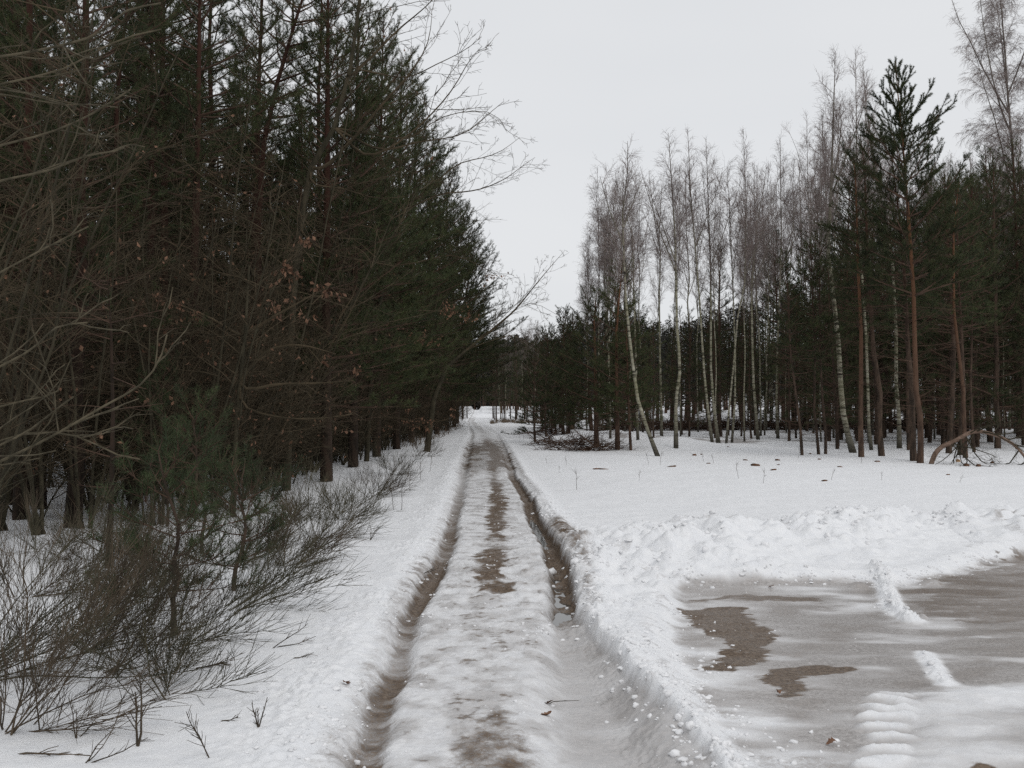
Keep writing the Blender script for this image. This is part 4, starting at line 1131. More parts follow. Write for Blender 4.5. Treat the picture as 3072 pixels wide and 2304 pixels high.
# ---- oaks with traced branches reaching over the track
def oak(name, d, foot_px, trunk_pts, limbs, r0, seed, label, leafy=.05, kmin=.0035, bark='grey_bark', twig='brown_twig', dens=5.0, maxlev=3, zoff=0.5, wig=.14):
    rng = np.random.default_rng(seed)
    fx = (foot_px - 1536) / F * d; f = np.array((fx, d, gz(fx, d)))
    tr, br, tips = MB(), MB(), []
    T = np.array([at_d(a, b, d) for a, b in trunk_pts]) - f; T[0] = (0, 0, -.15)
    T[1:, 1] += np.cumsum(rng.normal(0, .05, len(T) - 1))
    tr.tube(T, np.linspace(r0, r0 * .35, len(T)), 8)
    for k, (pts, r) in enumerate(limbs):
        P = np.array([at_d(a, b, d) for a, b in pts]) - f
        off = rng.uniform(-zoff, zoff)
        P[:, 1] += off * np.linspace(0, 1, len(P)) + np.concatenate([[0], np.cumsum(rng.normal(0, .05, len(P) - 1))])
        # start on the trunk
        j = np.argmin(np.linalg.norm(T - P[0], axis=1)); P = np.vstack([T[j], P]) if np.linalg.norm(T[j] - P[0]) > .02 else P
        # resample
        seg = np.concatenate([[0], np.cumsum(np.linalg.norm(np.diff(P, axis=0), axis=1))]); Lt = seg[-1]
        s = np.linspace(0, Lt, max(8, len(P) * 2)); Q = np.stack([np.interp(s, seg, P[:, c]) for c in range(3)], axis=1)
        Q[1:-1] = (Q[:-2] + 2 * Q[1:-1] + Q[2:]) / 4
        br.tube(Q, np.linspace(r, .0045, len(Q)), 5)
        nsub = int(3.4 * Lt)
        for q in range(nsub):
            t = rng.uniform(.2, 1.0); p, dd = along(Q, t)
            L = min(1.5, .42 * Lt) * (1.15 - .7 * t) * rng.uniform(.45, 1.15)
            B = limb(rng, p, side_dir(rng, dd, rng.uniform(.45, .85)), L, 6, up=.035, wig=wig)
            br.tube(B, np.linspace(max(r * .3 * (1.1 - t), .005), .0035, 6), 3)
            ramify(rng, br, B, L, 2, .006, tips, up=.02, wig=.16, maxlev=maxlev, dens=dens, ratio=.42, kmin=kmin)
    lf = MB()
    C = np.array(tips)
    if leafy > 0:
        if leafy > .1: C = C[C[:, 2] < 5.5]
        C = C[(rng.random(len(C)) < leafy * 3) & (fbm(C[:, 0] * 1.1 + 50, C[:, 2] * 1.1 + 50, seed, 2) > (.455 if leafy > .1 else .56))]
        lf.quads(leaf_quads(rng, C, .085))
    t = thing(name, tuple(f), label, 'oak tree')
    link('trunk', tr.data('trunk', M[bark]), t); link('crown', br.data('crown', M[twig]), t)
    if leafy > 0 and len(C): link('dead_leaves', lf.data('dead_leaves', M['oak_leaf'], smooth=False), t)
    return t
oak('oak_tree', 20, 860, [(860, 1450), (865, 1200), (875, 900), (900, 650), (930, 500), (1000, 380), (1050, 200), (1090, -100)],
    [([(960, 520), (1071, 407), (1150, 320), (1225, 240), (1262, 190), (1290, 150), (1300, 60)], .045),
     ([(1225, 240), (1288, 210), (1330, 195), (1400, 170), (1446, 131)], .02),
     ([(1100, 480), (1180, 440), (1252, 389), (1342, 298), (1388, 226), (1410, 172), (1446, 140)], .035),
     ([(1150, 460), (1240, 425), (1311, 416), (1401, 398), (1455, 343), (1510, 300)], .03),
     ([(1030, 250), (1110, 170), (1190, 80), (1270, 10), (1330, -60)], .04),
     ([(1240, 425), (1300, 360), (1380, 340), (1450, 330), (1500, 345), (1520, 395)], .018),
     ([(920, 560), (1020, 560), (1130, 600), (1230, 590)], .03), ([(890, 700), (980, 760), (1100, 780), (1220, 800)], .03),
     ([(885, 760), (780, 700), (680, 660), (600, 600)], .03), ([(880, 900), (980, 880), (1080, 900), (1160, 940)], .03)],
    .095, 11, 'large bare oak leaning out of the wood, thin branches high against the sky', leafy=.012)
oak('oak_tree', 29, 1100, [(1100, 1380), (1110, 1150), (1130, 950), (1160, 800), (1200, 650), (1240, 500)],
    [([(1180, 660), (1260, 600), (1342, 520), (1380, 492), (1433, 484), (1501, 466), (1559, 420)], .035),
     ([(1200, 640), (1280, 600), (1333, 581), (1400, 578), (1455, 569), (1523, 538), (1568, 502), (1605, 479)], .035),
     ([(1150, 800), (1250, 790), (1350, 760), (1450, 800), (1520, 850)], .03),
     ([(1130, 950), (1230, 930), (1330, 930), (1420, 960)], .03), ([(1120, 1000), (1220, 1020), (1320, 1060)], .025),
     ([(1120, 1050), (1030, 1000), (950, 980)], .025), ([(1110, 1250), (1180, 1250), (1270, 1270), (1340, 1260)], .02), ([(1110, 1180), (1040, 1160), (960, 1190)], .02)],
    .08, 12, 'bare oak farther down the edge with two long level branches in the sky', leafy=.26)
oak('oak_tree', 36, 1280, [(1280, 1345), (1300, 1200), (1340, 1100), (1400, 1050)],
    [([(1400, 1050), (1450, 1010), (1497, 974), (1551, 924), (1588, 877), (1627, 830), (1660, 790), (1692, 755)], .05),
     ([(1551, 924), (1600, 900), (1640, 930), (1690, 960)], .016), ([(1588, 877), (1610, 840), (1625, 800), (1628, 770)], .014),
     ([(1420, 1040), (1480, 1020), (1540, 1000), (1600, 1040), (1640, 1080)], .02)],
    .12, 13, 'oak bough slanting up over the track against the open sky', leafy=0., dens=3.2, kmin=.005)
oak('oak_tree', 15, 700, [(700, 1500), (705, 1300), (720, 1150), (740, 1000), (760, 800)],
    [([(725, 1130), (800, 1040), (900, 1030), (1000, 1060)], .035), ([(720, 1180), (820, 1150), (930, 1150), (1050, 1140)], .035),
     ([(740, 1000), (830, 950), (930, 900), (1010, 860)], .03), ([(735, 1020), (650, 960), (560, 920), (480, 900)], .03),
     ([(710, 1220), (820, 1250), (950, 1260), (1080, 1240)], .025), ([(755, 850), (850, 800), (950, 760)], .025)],
    .045, 14, 'young oak keeping clusters of rusty dead leaves on its low branches', leafy=.30)
# the near oak reaching in from the left
oak('oak_tree', 5.2, -330, [(-330, 2230), (-330, 1900), (-320, 1500), (-300, 1000), (-280, 500), (-260, 0)],
    [([(-100, 1440), (0, 1392), (110, 1340), (226, 1283), (339, 1202), (429, 1157), (497, 1066), (508, 1005)], 0.0101),
     ([(-100, 1150), (0, 1089), (70, 1050), (127, 1003), (172, 976), (271, 969)], 0.0086),
     ([(-100, 1390), (0, 1340), (90, 1300), (200, 1230), (260, 1190)], 0.0086),
     ([(60, 1290), (208, 1301), (294, 1333), (352, 1380), (420, 1378)], 0.0055),
     ([(-100, 600), (0, 554), (172, 522), (271, 484), (339, 472), (393, 475), (411, 466)], 0.0086),
     ([(-100, 180), (0, 158), (181, 147), (271, 147), (352, 118), (410, 88), (560, 95)], 0.0086),
     ([(-100, 470), (0, 434), (127, 402), (271, 357), (407, 280)], 0.0078),
     ([(-150, 1270), (0, 1200), (80, 1190), (120, 1170)], 0.0070), ([(-150, 900), (0, 800), (100, 700), (170, 640)], 0.0070),
     ([(-150, 300), (0, 230), (150, 180), (300, 60), (420, 20)], 0.0078)],
    .09, 15, 'near oak standing out of view whose grey branches reach in from the left', leafy=.0, kmin=.0012, bark='oak_near', twig='oak_near', dens=2.0, maxlev=2, zoff=.35, wig=.16)

# ================================================================== BROOM, STALKS, LITTER
def grow_broom(seed, stems=26, L=1.5, lean=(.5, 0), upness=.7, fine=1.0, mat='broom'):
    rng = np.random.default_rng(seed); mb = MB()
    for k in range(stems):
        az = rng.uniform(0, 2 * PI)
        d = np.array([math.cos(az) * .75 + lean[0] * .9, math.sin(az) * .6 + lean[1], upness * rng.uniform(.25, 1.0)])
        l = L * rng.uniform(.55, 1.1)
        P = limb(rng, [rng.normal(0, .07), rng.normal(0, .07), -.03], d, l, 8, up=.03, wig=.11)
        P[:, 2] = np.maximum(P[:, 2], -.03)
        mb.tube(P, np.linspace(.0052, .0018, 8) * rng.uniform(.6, 1.3), 4)
        for q in range(int(21 * fine)):
            p, dd = along(P, rng.uniform(.18, .98))
            s = side_dir(rng, dd, rng.uniform(.25, .85)); s[2] += .25
            B = limb(rng, p, s, rng.uniform(.12, .42), 4, up=.05, wig=.09)
            mb.tube(B, [.0019, .0016, .0012, .0009], 3)
            for _ in range(2):
                p2, d2 = along(B, rng.uniform(.1, .8))
                C = limb(rng, p2, side_dir(rng, d2, .35), rng.uniform(.10, .28), 3, up=.05, wig=.05)
                mb.tube(C, [.0018, .0015, .0010], 3)
    return mb.data('broom_bush', M[mat])
broom_spec = [  # px, row, stems, length, lean, label
 (40, 2190, 15, 1.15, (.85, .05), 'broom bush in the near left corner with stems swept to the right'),
 (-150, 2050, 20, 1.5, (.9, .15), 'broom bush half outside the left border behind the corner bush'),
 (505, 2085, 11, .70, (.35, .1), 'broom bush bursting from a dark hole in the snow'),
 (230, 1960, 17, 1.15, (.8, .2), 'dense broom bush behind the corner bush'),
 (520, 1930, 14, 1.05, (.85, .1), 'broom bush leaning far over the snow toward the track'),
 (400, 1800, 16, 1.0, (.45, .2), 'upright broom bush below the thin reddish sapling'),
 (60, 1790, 15, 1.1, (.45, .2), 'broom bush by the left border under the grey oak branches'),
 (690, 1830, 15, .95, (.75, .1), 'broom bush with fanned tips in the middle of the broom row'),
 (650, 1700, 16, .95, (.3, .2), 'dark broom bush close to the wood edge'),
 (830, 1700, 18, .95, (.6, .1), 'broom bush where the row narrows toward the track'),
 (950, 1620, 18, .9, (.5, .1), 'brown broom bush third from the far end of the row'),
 (1030, 1560, 17, .9, (.45, .1), 'brown broom bush second from the far end of the row'),
 (1120, 1490, 18, .9, (.3, .1), 'last broom bush of the row beside the left rut'),
 (880, 1560, 18, 1.0, (.1, .1), 'broom bush tucked under the oak with rusty leaves'),
 (1180, 1425, 16, .9, (.3, 0), 'small far broom bush next to thin upright stalks'),
 (1260, 1370, 16, .9, (.3, 0), 'small far broom bush in front of the roadside pines'),
 (300, 1690, 14, 1.0, (.1, .2), 'broom bush around the foot of the left wood'),
 (180, 1870, 15, 1.1, (.5, .2), 'broom bush third from the left border in the near tangle'),
 (340, 2010, 13, 1.0, (.9, .05), 'low broom bush with arching stems just left of the snow hole'),
 (760, 1640, 16, 1.0, (.3, .1), 'broom bush before the green waist high pine'),
 (480, 1720, 15, 1.0, (.2, .2), 'thin broom bush between the sapling and the green pine'),
]
for k, (px, py, st, L, ln, lab) in enumerate(broom_spec):
    p = foot(px, py)
    o = link('broom_bush', grow_broom(1000 + k, max(8, int(st * .85 * (.75 if 1790 < py < 2020 else 1))), L, ln, fine=1.15 if py > 1650 else .9, mat='broom' if k % 3 else 'broom_brown'))
    o.location = p; tag(o, lab, 'broom bush', 'broom bushes along the left of the track')
# small green pine sprays in the broom
def small_pine(seed, H, px, py, lab):
    f = foot(px, py)
    ms = grow_pine(seed, H=H, r0=.022, cb=.2, cr=.55, dens=1.6, nlen=.075, nw=.0022, per_m=260, dead=0, wsp=.2)
    ms[2].materials[0] = M['needle_young']
    place_pine(ms, f, lab, 'young pines in the broom')
small_pine(41, 1.5, 520, 1900, 'knee high green pine standing within the near broom')
small_pine(42, 1.8, 610, 1660, 'green waist high pine behind the broom row')
small_pine(43, 2.5, 500, 1580, 'young pine with soft green sprays at the front of the wood')
small_pine(44, 1.2, 700, 1770, 'tiny green pine among fanned broom tips')

# twigs lying or sprouting on the near snow
def sprig(seed, px, py, L, d, n, lab, r=.004, mat='broom_brown', sub=6, cat='twig', name='twig', up=.05):
    rng = np.random.default_rng(seed); p = foot(px, py); mb = MB()
    for k in range(n):
        dd = np.array(d, float) + rng.normal(0, .22, 3) * (1 if n > 1 else .3)
        P = limb(rng, (0, 0, -.015), dd, L * rng.uniform(.6, 1.1), 6, up=up, wig=.1)
        P[1:, 2] = np.maximum(P[1:, 2], .004)
        mb.tube(P, np.linspace(r, r * .45, 6), 4)
        for q in range(sub):
            a, b = along(P, rng.uniform(.25, .95))
            mb.tube(limb(rng, a, side_dir(rng, b, .6), L * rng.uniform(.12, .3), 3, up=up, wig=.1), [r * .5, r * .4, r * .3], 3)
    o = link(name, mb.data(name, M[mat])); o.location = p
    return tag(o, lab, cat, 'twigs in the near snow')
sprig(1, 775, 2178, .16, (0, .1, .8), 4, 'little bare sprig forking in a cup shape from the near snow')
sprig(2, 655, 2165, .17, (.8, .2, .35), 1, 'single twig with a forked tip pointing to the right on near snow', sub=8)
sprig(3, 630, 2270, .35, (-.5, .3, .5), 2, 'drooping twig bent down into the snow below the forked twig', sub=10, up=-.05)
sprig(4, 412, 2240, .45, (.1, .5, .5), 2, 'dark knotted twig lying upright in the near snow', r=.007, sub=6)
sprig(5, 250, 2290, .30, (.5, .2, .5), 3, 'brushy twig at the bottom edge left of the knotted twig')
sprig(6, 230, 2215, .22, (0, .1, .7), 3, 'thin twig tuft between corner bush and snow')
sprig(7, 30, 2260, .6, (.9, .0, .1), 1, 'long low twig crossing the bottom left corner', r=.006, sub=12, up=-.03)
sprig(8, 810, 1945, .35, (.8, .5, .3), 2, 'side twig poking out of smooth snow right of the broom', sub=7)
sprig(9, 870, 1975, .25, (.9, .0, .1), 3, 'flat twigs half buried in the snow beyond the broom', sub=5)
sprig(10, 570, 2010, .35, (.8, .4, .2), 3, 'dark fan of broom tips lying on the snow', sub=9)
sprig(11, 1110, 1620, .25, (.3, .0, .5), 3, 'small brush of twigs at the edge of the left bank')
sprig(12, 1020, 1740, .3, (.9, .1, .1), 1, 'thin stick lying on the left bank', sub=3)
sprig(13, 1270, 1740, .22, (.8, -.3, .2), 2, 'twig hanging over the muddy left rut', sub=5)
sprig(14, 1640, 2108, .20, (1, .1, .02), 1, 'thin stalk lying flat on the ice with a dead leaf at its end', sub=1, r=.003, up=0)

# upright stalks on the field
stalk_px = [(1730, 1470, .35, .05), (1700, 1395, .2, -.1), (1945, 1395, .3, -.25), (1980, 1395, .28, -.2), (1917, 1440, .18, -.1), (2110, 1385, .25, -.2), (2140, 1390, .2, .05), (2215, 1435, .28, -.3),
            (2290, 1450, .28, .35), (2350, 1300, .3, 0), (2495, 1440, .2, 0), (2584, 1390, .4, .02), (2645, 1440, .15, 0), (2880, 1450, .14, 0), (1640, 1390, .12, 0), (1677, 1418, .12, 0), (2395, 1375, .3, .1), (2480, 1350, .5, -.1),
            (1180, 1530, .4, 0), (1205, 1530, .35, .05), (1290, 1415, .35, 0), (1262, 1440, .4, .05), (1230, 1475, .3, -.05), (1560, 1320, .4, .1), (1572, 1322, .35, -.1), (1230, 1440, .45, 0)]
def stalk_mesh(seed):
    rng = np.random.default_rng(seed); mb = MB()
    P = limb(rng, (0, 0, -.03), (0, 0, 1), 1.0, 6, wig=.06); mb.tube(P, np.linspace(.010, .005, 6), 3)
    for q in range(5):
        a, b = along(P, rng.uniform(.35, .9)); mb.tube(limb(rng, a, side_dir(rng, b, .6), rng.uniform(.15, .35), 3, up=.05, wig=.08), [.006, .005, .003], 3)
    return mb.data('stalk', M['broom_brown'])
sm = [stalk_mesh(k) for k in range(4)]
for k, (px, py, L, tl) in enumerate(stalk_px):
    o = link('dry_stalk', sm[k % 4]); o.location = foot(px, py); o.scale = (.6 * L + .3, .6 * L + .3, L * 1.35); o.rotation_euler = (R.uniform(-.15, .15), tl, R.uniform(0, 6.28))
    if px > 1500: tag(o, 'thin dry stalk poking up out of the open snow right of the track', 'dry stalk', 'dry stalks on the open snow')
    else: tag(o, 'thin upright stalk between the left rut and the broom bushes', 'dry stalk', 'dry stalks beside the left rut')

# chunks of wood and clods on the field
def chunk(seed, sx, sy, sz, rough=.2):
    rng = np.random.default_rng(seed)
    V = []; nseg, nr = 10, 6
    for i in range(nr):
        t = i / (nr - 1); r = math.sin(PI * (.12 + .76 * t)) ** .45
        for j in range(nseg):
            a = 2 * PI * j / nseg; q = r * (1 + rng.normal(0, rough * .4))
            V.append(((t - .5) * sx * (1 + rng.normal(0, .05)), math.cos(a) * q * sy / 2, math.sin(a) * q * sz / 2))
    V.append((-.5 * sx, 0, 0)); V.append((.5 * sx, 0, 0))
    f4 = [(i * nseg + j, i * nseg + (j + 1) % nseg, (i + 1) * nseg + (j + 1) % nseg, (i + 1) * nseg + j) for i in range(nr - 1) for j in range(nseg)]
    f3 = [(nr * nseg, (j + 1) % nseg, j) for j in range(nseg)] + [(nr * nseg + 1, (nr - 1) * nseg + j, (nr - 1) * nseg + (j + 1) % nseg) for j in range(nseg)]
    mb = MB(); mb.mesh(V, f3=f3, f4=f4); return mb
M['chunk'] = bark_mat('chunk_bark', (.06, .035, .022), (.16, .085, .052), (12, 12, 12))
chunks = [(1763, 1351, .34, .22, 'large brown clod in front of the low branched pine'), (2083, 1342, .18, .12, 'dark clod at the foot of the birch clump'), (2104, 1341, .1, .06, 'small dark clod just right of the larger one below the birch clump'),
 (2266, 1398, .30, .13, 'block of wood with pale cut end lying on the open snow'), (2236, 1381, .18, .07, 'flat chip of bark left of the cut block'), (2184, 1339, .12, .06, 'tiny clod below the stout birch'),
 (2333, 1381, .2, .10, 'rounded clod right of the cut block'), (2320, 1411, .22, .06, 'flat sliver of wood below the rounded clod'), (2430, 1362, .14, .06, 'small clod by the second thin pine'), (2458, 1379, .12, .07, 'knob of wood in front of the thin crooked pines'),
 (2473, 1443, .18, .06, 'slanting splinter nearest the ploughed bank'), (2520, 1402, .18, .06, 'flat offcut lying below the leaning birch'), (2632, 1385, .2, .08, 'reddish brown block right of the dark pine foot'), (2792, 1391, .12, .05, 'small chip right of the orange pine foot'),
 (2844, 1425, .12, .05, 'loose chip in open snow left of the fallen bough'), (1810, 1408, .65, .05, 'long dark stick lying flat on the field beside the track'), (2015, 1399, .3, .05, 'half sunken stick tip below the bright birch'),
 (2125, 1391, .16, .05, 'thin curl of bark left of the flat chip'), (2335, 1395, .1, .05, 'crumb of wood under the rounded clod'),
 (2899, 1398, .20, .17, 'stubby sawn log left of two others under the fallen bough'), (2935, 1400, .17, .15, 'middle sawn log under the fallen bough'), (2976, 1390, .14, .13, 'small sawn log at the right under the fallen bough'), (2874, 1386, .16, .16, 'round log end with a yellow cut face by the bough foot')]
for k, (px, py, sx, sz, lab) in enumerate(chunks):
    if k != 15: sx, sz = sx * .78, sz * .85
    p = foot(px, py)
    if k == 15:
        rng = np.random.default_rng(3); mb = MB(); mb.tube(limb(rng, (-.33, 0, 0), (1, .1, .03), .66, 7, wig=.06), [.012, .022, .02, .018, .016, .012, .006], 6)
        mb.flush()
    else: mb = chunk(k, sx, sx * .6, sz)
    o = link('wood_chunk' if k != 15 else 'stick', mb.data('wood_chunk', M['wood_cut' if k in (22,) else 'chunk']))
    o.location = (p[0], p[1], p[2] + sz * .12); o.rotation_euler = (R.uniform(-.2, .2), R.uniform(-.15, .15), R.uniform(-.6, .6))
    tag(o, lab, 'wood chunk' if k != 15 else 'stick', 'wood pieces scattered on the snow')
    if k in (3, 19, 20, 21):    # pale sawn face
        mb = MB(); n = 10
        V = [(0, math.cos(a) * sx * .27, math.sin(a) * sz * .42) for a in np.arange(n) * 2 * PI / n] + [(.004, 0, 0)]
        mb.mesh(V, f3=[(j, (j + 1) % n, n) for j in range(n)])
        c = link('cut_face', mb.data('cut_face', M['wood_cut']), o); c.location = (sx * .505, 0, 0)

# arched fallen bough at the right
def bough():
    d = 27.5; rng = np.random.default_rng(9)
    f = np.array(foot(2858, 1392))
    P = np.array([at_d(a, b, d) for a, b in [(2858, 1394), (2868, 1365), (2890, 1345), (2925, 1325), (2960, 1302), (3000, 1302), (3050, 1315), (3095, 1345), (3130, 1390)]]) - f
    P[1:, 2] += rng.normal(0, .05, len(P) - 1); P[1:, 0] += rng.normal(0, .05, len(P) - 1); P[:, 1] = np.linspace(0, -.6, len(P)); P[0, 2] = -.05
    seg = np.concatenate([[0], np.cumsum(np.linalg.norm(np.diff(P, axis=0), axis=1))])
    s = np.linspace(0, seg[-1], 22); Q = np.stack([np.interp(s, seg, P[:, c]) for c in range(3)], axis=1); Q[1:-1] = (Q[:-2] + 2 * Q[1:-1] + Q[2:]) / 4
    mb = MB(); mb.tube(Q, np.linspace(.075, .035, 22), 8)
    t = thing('fallen_bough', tuple(f), 'thick bare bough arched over the snow at the right edge with hanging twigs', 'fallen bough')
    link('bough_stem', mb.data('bough_stem', M['bough_bark']), t)
    br = MB(); tips = []
    for q in range(20):
        p, dd = along(Q, rng.uniform(.25, 1)); dv = np.array([rng.uniform(-.5, 1.1), rng.uniform(-.9, .4), rng.uniform(-.9, .35)])
        L = rng.uniform(.8, 2.0); B = limb(rng, p, dv, L, 7, up=.01, wig=.16)
        B[:, 2] = np.maximum(B[:, 2], .0); br.tube(B, np.linspace(.022, .008, 7), 4)
        ramify(rng, br, B, L, 2, .010, tips, maxlev=3, dens=4, kmin=.004)
    link('side_twigs', br.data('side_twigs', M['grey_bark']), t)
bough()

# brush heap at the left tip of the right wood, and dark brushwood row behind the trees
def brush_heap(px, py, w, h, seed, lab, n=160, depth=1.0, name='brush_heap'):
    rng = np.random.default_rng(seed); f = foot(px, py); mb = MB()
    for k in range(n):
        x = rng.uniform(-w / 2, w / 2); hh = h * (1 - (2 * x / w) ** 2) ** .5
        p = (x, rng.uniform(-depth / 2, depth / 2), rng.uniform(0, hh))
        a = rng.uniform(0, 2 * PI)
        P = limb(rng, p, (math.cos(a), math.sin(a) * .6, rng.uniform(-.15, .5)), rng.uniform(.4, 1.2), 5, wig=.15)
        P[:, 2] += gz(f[0] + x, f[1]) - f[2] if abs(w) > 5 else 0
        mb.tube(P, np.linspace(.014, .005, 5), 3)
        for q in range(3):
            a_, b_ = along(P, rng.uniform(.2, .9)); mb.tube(limb(rng, a_, side_dir(rng, b_, .7), rng.uniform(.15, .5), 3, wig=.12), [.007, .005, .004], 3)
    o = link(name, mb.data(name, M['dead_twig'])); o.location = f
    return tag(o, lab, 'brush heap')
brush_heap(1745, 1325, 2.4, .42, 1, 'tangled brush heap on the snowy mound beside the low branched pine', 170)
brush_heap(1655, 1305, 2.0, .35, 2, 'low brush heap under the pines at the tip of the wood', 90)
brush_heap(1640, 1330, .9, .25, 3, 'small dark heap of twigs nearest the track below the right wood', 40)
def brush_row():
    rng = np.random.default_rng(77); mb = MB()
    n = 5200
    xs = rng.uniform(5.5, 48, n); ys = 62 + .10 * (xs - 8) + rng.uniform(-.9, .9, n)
    zz = ground(xs, ys)
    for x, y, z in zip(xs, ys, zz):
        a = rng.uniform(0, 2 * PI)
        P = limb(rng, (x, y, z + rng.uniform(0, .45)), (math.cos(a), math.sin(a) * .5, rng.uniform(-.1, .5)), rng.uniform(.4, 1.1), 4, wig=.15)
        mb.tube(P, np.linspace(.022, .009, 4), 3)
    tag(link('brushwood', mb.data('brushwood', M['dead_twig'])), 'long low dark row of brushwood on the snow behind the right hand trees', None, None, 'stuff')
brush_row()

# dead leaves on the snow
lfm = MB(); 
def leaf(px, py, size, lab, seed):
    rng = np.random.default_rng(seed); mb = MB(); p = foot(px, py)
    ts = np.linspace(0, 1, 9); V = []
    for t in ts:
        w = size * .32 * math.sin(PI * (t * .9 + .06)) * (1 + .3 * math.sin(t * 22))
        cz = .012 * math.sin(t * 4 + seed) + .012
        V += [((t - .5) * size, w, cz + abs(w) * .5), ((t - .5) * size, 0, cz), ((t - .5) * size, -w, cz + abs(w) * .4)]
    f4 = []
    for i in range(8): f4 += [(3 * i, 3 * i + 1, 3 * i + 4, 3 * i + 3), (3 * i + 1, 3 * i + 2, 3 * i + 5, 3 * i + 4)]
    mb.mesh(V, f4=f4); o = link('dead_leaf', mb.data('dead_leaf', M['oak_leaf'])); o.location = (p[0], p[1], p[2] + .004); o.rotation_euler = (.1, .1, seed * 1.3)
    tag(o, lab, 'leaf', 'dead leaves on the snow')
leaf(1038, 2049, .075, 'curled rusty leaf lying on smooth snow left of the left rut', 1)
leaf(1644, 2112, .07, 'rusty leaf on the ice at the end of a thin stalk', 2)
leaf(1640, 2148, .08, 'dark brown leaf just below the leaf with the stalk', 3)
leaf(2313, 1719, .07, 'small upright brown leaf on the snow rim behind the icy apron', 4)
leaf(2494, 2237, .06, 'dark crumpled leaf on grey ice near the bottom', 5)
leaf(2336, 2085, .05, 'tiny leaf below the second mud patch', 6)

# ================================================================== DISTANCE
# buildings glimpsed through the right hand trunks
def box(mb, x0, x1, y0, y1, z0, z1):
    V = [(x, y, z) for z in (z0, z1) for y in (y0, y1) for x in (x0, x1)]
    mb.mesh(V, f4=[(0, 1, 3, 2), (4, 6, 7, 5), (0, 4, 5, 1), (2, 3, 7, 6), (0, 2, 6, 4), (1, 5, 7, 3)])
M['wall_grey'] = bark_mat('wall_grey', (.17, .155, .14), (.22, .20, .18), (1, 1, 4))
M['roof_snow'] = bark_mat('roof_snow', (.80, .81, .83), (.86, .86, .87), (1, 1, 1))
M['door_red'] = bark_mat('door_red', (.20, .07, .04), (.26, .09, .05), (3, 3, 3))
M['win_dark'] = bark_mat('win_dark', (.02, .022, .026), (.03, .033, .038), (3, 3, 3))
def shed(px, d, w, eave, ridge, lab):
    x = (px - 1536) / F * d; z = gz(x, d)
    t = thing('shed', (x, d, z), lab, 'shed')
    mb = MB(); box(mb, -w / 2, w / 2, 0, 5, -.3, eave)
    mb.mesh([(-w / 2, 0, eave), (-w / 2, 5, eave), (-w / 2, 2.5, ridge - .1), (w / 2, 0, eave), (w / 2, 5, eave), (w / 2, 2.5, ridge - .1)], f3=[(0, 1, 2), (3, 5, 4)])
    link('wall', mb.data('wall', M['wall_grey'], smooth=False), t)
    mb = MB()
    for s in (-1, 1):
        ye = 2.5 + s * 2.9; 
        V = [(-w / 2 - .3, ye, eave - .12), (w / 2 + .3, ye, eave - .12), (w / 2 + .3, 2.5, ridge), (-w / 2 - .3, 2.5, ridge)]
        V += [(a, b, c + .2) for a, b, c in V]
        mb.mesh(V, f4=[(0, 1, 2, 3), (4, 5, 6, 7), (0, 1, 5, 4), (1, 2, 6, 5), (3, 0, 4, 7)])
    link('roof', mb.data('roof', M['roof_snow'], smooth=False), t)
    mb = MB(); box(mb, -w * .3, -w * .3 + 1.0, -.05, 0, 0, 2.0); link('door', mb.data('door', M['door_red'], smooth=False), t)
    for k in range(3):
        mb = MB(); x0 = -w * .1 + k * w * .17; box(mb, x0, x0 + .9, -.04, 0, .9, 1.8); link('window', mb.data('window', M['win_dark'], smooth=False), t)
shed(2850, 112, 12, 2.2, 3.6, 'grey shed with snow on its roof glimpsed between the right hand trunks')
shed(3020, 124, 11, 2.6, 4.2, 'farther shed with snowy roof glimpsed at the far right between trunks')

# stand of thin trees beyond the bend
cnt = 0
mid = []
for (px0, px1, d0, d1, n, toprow, kind) in ((1470, 1640, 88, 120, 26, (985, 1080), 'pine'), (1400, 1480, 125, 150, 0, (1090, 1140), 'pine'), (1485, 1620, 84, 110, 12, (950, 1010), 'birch'), (1330, 1405, 90, 130, 10, (1010, 1100), 'pine')):
    for k in range(n):
        px = R.uniform(px0, px1); d = R.uniform(d0, d1); x = (px - 1536) / F * d
        if any((x - a) ** 2 + (d - b) ** 2 < 1.2 for a, b in mid): continue
        mid.append((x, d)); top = R.uniform(*toprow); z = gz(x, d); H = CAM_H + (1210 - top) / F * d - z
        if kind == 'pine':
            i = R.choice([0, 1, 3, 5]); s = H / pine_protos[i][0]
            put('pine', i, (x, d, z), 'small far pine in the stand where the track bends out of sight', 'far pines at the bend of the track', R.uniform(0, 6.28), s)
        else:
            i = R.randrange(4); s = H / birch_protos[i][0]
            put('birch', i, (x, d, z), 'small far birch in the stand where the track bends out of sight', 'far birches at the bend of the track', R.uniform(0, 6.28), s)
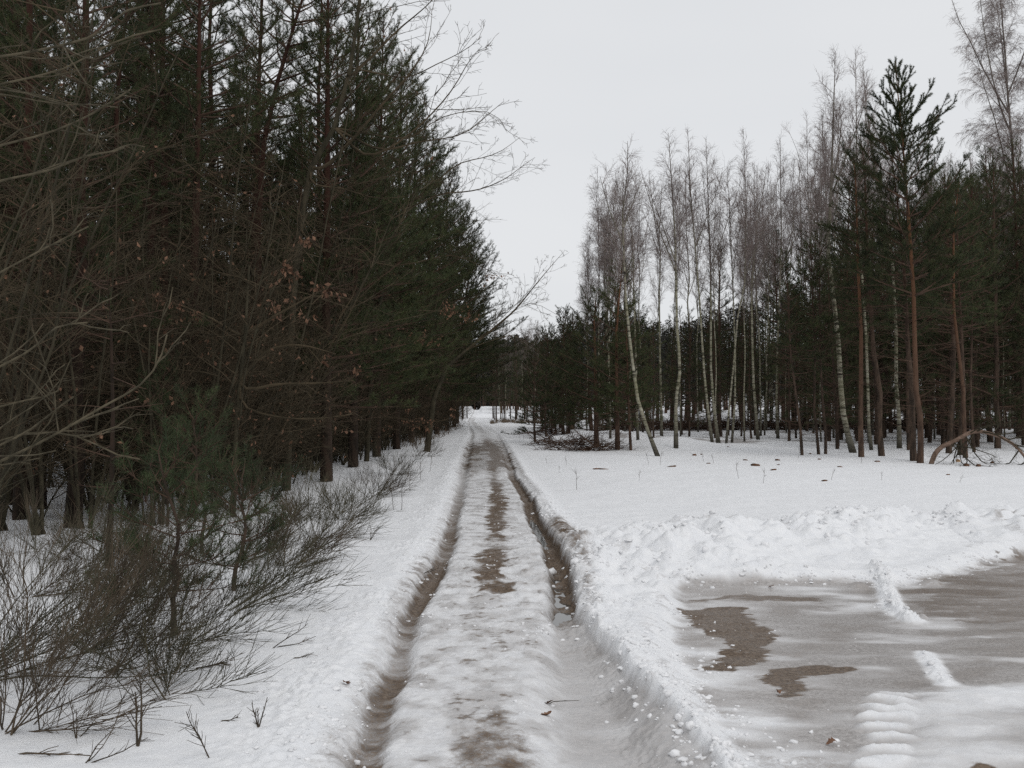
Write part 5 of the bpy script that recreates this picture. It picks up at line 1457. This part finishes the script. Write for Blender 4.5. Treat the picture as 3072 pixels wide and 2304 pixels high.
# far wood as one mass: many tapered trunks with spread foliage
def far_wood():
    rng = np.random.default_rng(123); tr = MB(); fo = MB()
    spots = []
    for k in range(900):
        u = rng.uniform(-.75, .75); d = rng.uniform(150, 300)
        if -.055 < u < -.015 and d < 285: d = rng.uniform(240, 300) 
        spots.append((u * d, d))
    for k in range(230):
        spots.append((rng.uniform(-.065, .03) * 262, rng.uniform(248, 275)))
    ninner = 0
    while ninner < 330:
        if rng.random() < .5: x, y = -17 - 28 * rng.random(), rng.uniform(16, 125)
        else:
            y = rng.uniform(64, 125); x = y * rng.uniform(.03, .62)
        if abs(x / y) > .72: continue
        spots.append((x, y)); ninner += 1
    A = np.array(spots); Zg = ground(A[:, 0], A[:, 1])
    for (x, y), z in zip(spots, Zg):
        H = rng.uniform(9, 14) if not -.06 < x / y < .12 else rng.uniform(8, 12.5)
        if x / y > .12 and y < 190: H *= .8
        inner = y < 126
        if inner:
            px_ = 1536 + x / y * F
            top = (canopy_top(px_) + (90 if px_ > 2400 else 25) if x > 0 else skyline(px_ + 90) + 40) + rng.uniform(0, 60)
            H = min(15., CAM_H + (1210 - top) / F * y - z)
        elif .12 > x / y > -.07 and y > 240: H = rng.uniform(12, 19)
        tr.tube([(x, y, z - .2), (x + rng.normal(0, .2), y, z + H * .5), (x + rng.normal(0, .3), y, z + H)], [.14, .09, .03], 4)
        m = 1500 if inner else 420
        t = rng.random(m) ** .8
        zz = z + H * (.18 + .84 * t); r = (1 - t) ** .6 * 1.7 + .25
        a = rng.uniform(0, 2 * PI, m); rr = r * rng.uniform(0, 1, m) ** .6
        if y > 236: zz = z + H * (.01 + 1.0 * t)
        C = np.stack([x + np.cos(a) * rr, y + np.sin(a) * rr, zz], axis=1)
        s = .085 if inner else .22
        V = C[:, None, :] + rng.normal(0, s, (m, 3, 3)) * np.array([1, 1, .6])
        fo.tris(V)
    # one mass, two materials
    me = fo.data('far_wood', M['far_leaf'], smooth=False)
    t2 = tr.data('far_wood_stems', M['dead_twig'])
    o = link('far_wood', me); tag(o, 'far off wood closing the horizon behind the track and both woods', None, None, 'stuff')
    s_ = link('far_stems', t2, o)
M['far_leaf'] = leaf_mat('far_leaf', (.038, .040, .032), (.062, .056, .044), scale=.05)
far_wood()
# dry grass strip under the bend stand and grass tussocks
def grass():
    rng = np.random.default_rng(55); n = 2600
    u = rng.uniform(-.022, .045, n); y = 84 + 9 * rng.random(n) + 12 * (fbm(u * 90, u * 0, 5, 2) - .5); x = u * y
    h_keep = fbm(x * .8, y * .5, 6, 3) > .45
    k = rng.random(n) < .15
    x[k] = rng.uniform(-4.8, -3.6, k.sum()); y[k] = rng.uniform(38, 75, k.sum())
    z = ground(x, y)
    h_keep |= k; x, y, z = x[h_keep], y[h_keep], z[h_keep]; n = len(x)
    B = np.stack([x, y, z], 1); h = rng.uniform(.12, .45, n)
    tip = B + np.stack([rng.normal(0, .08, n), rng.normal(0, .08, n), h], 1)
    w = np.zeros((n, 3)); w[:, 0] = .012
    mb = MB(); mb.tris(np.stack([B - w, B + w, tip], 1))
    tag(link('dry_grass', mb.data('dry_grass', M['grass_dry'], smooth=False)), 'dry brown grass standing in the snow at the bend of the track', None, None, 'stuff')
grass()
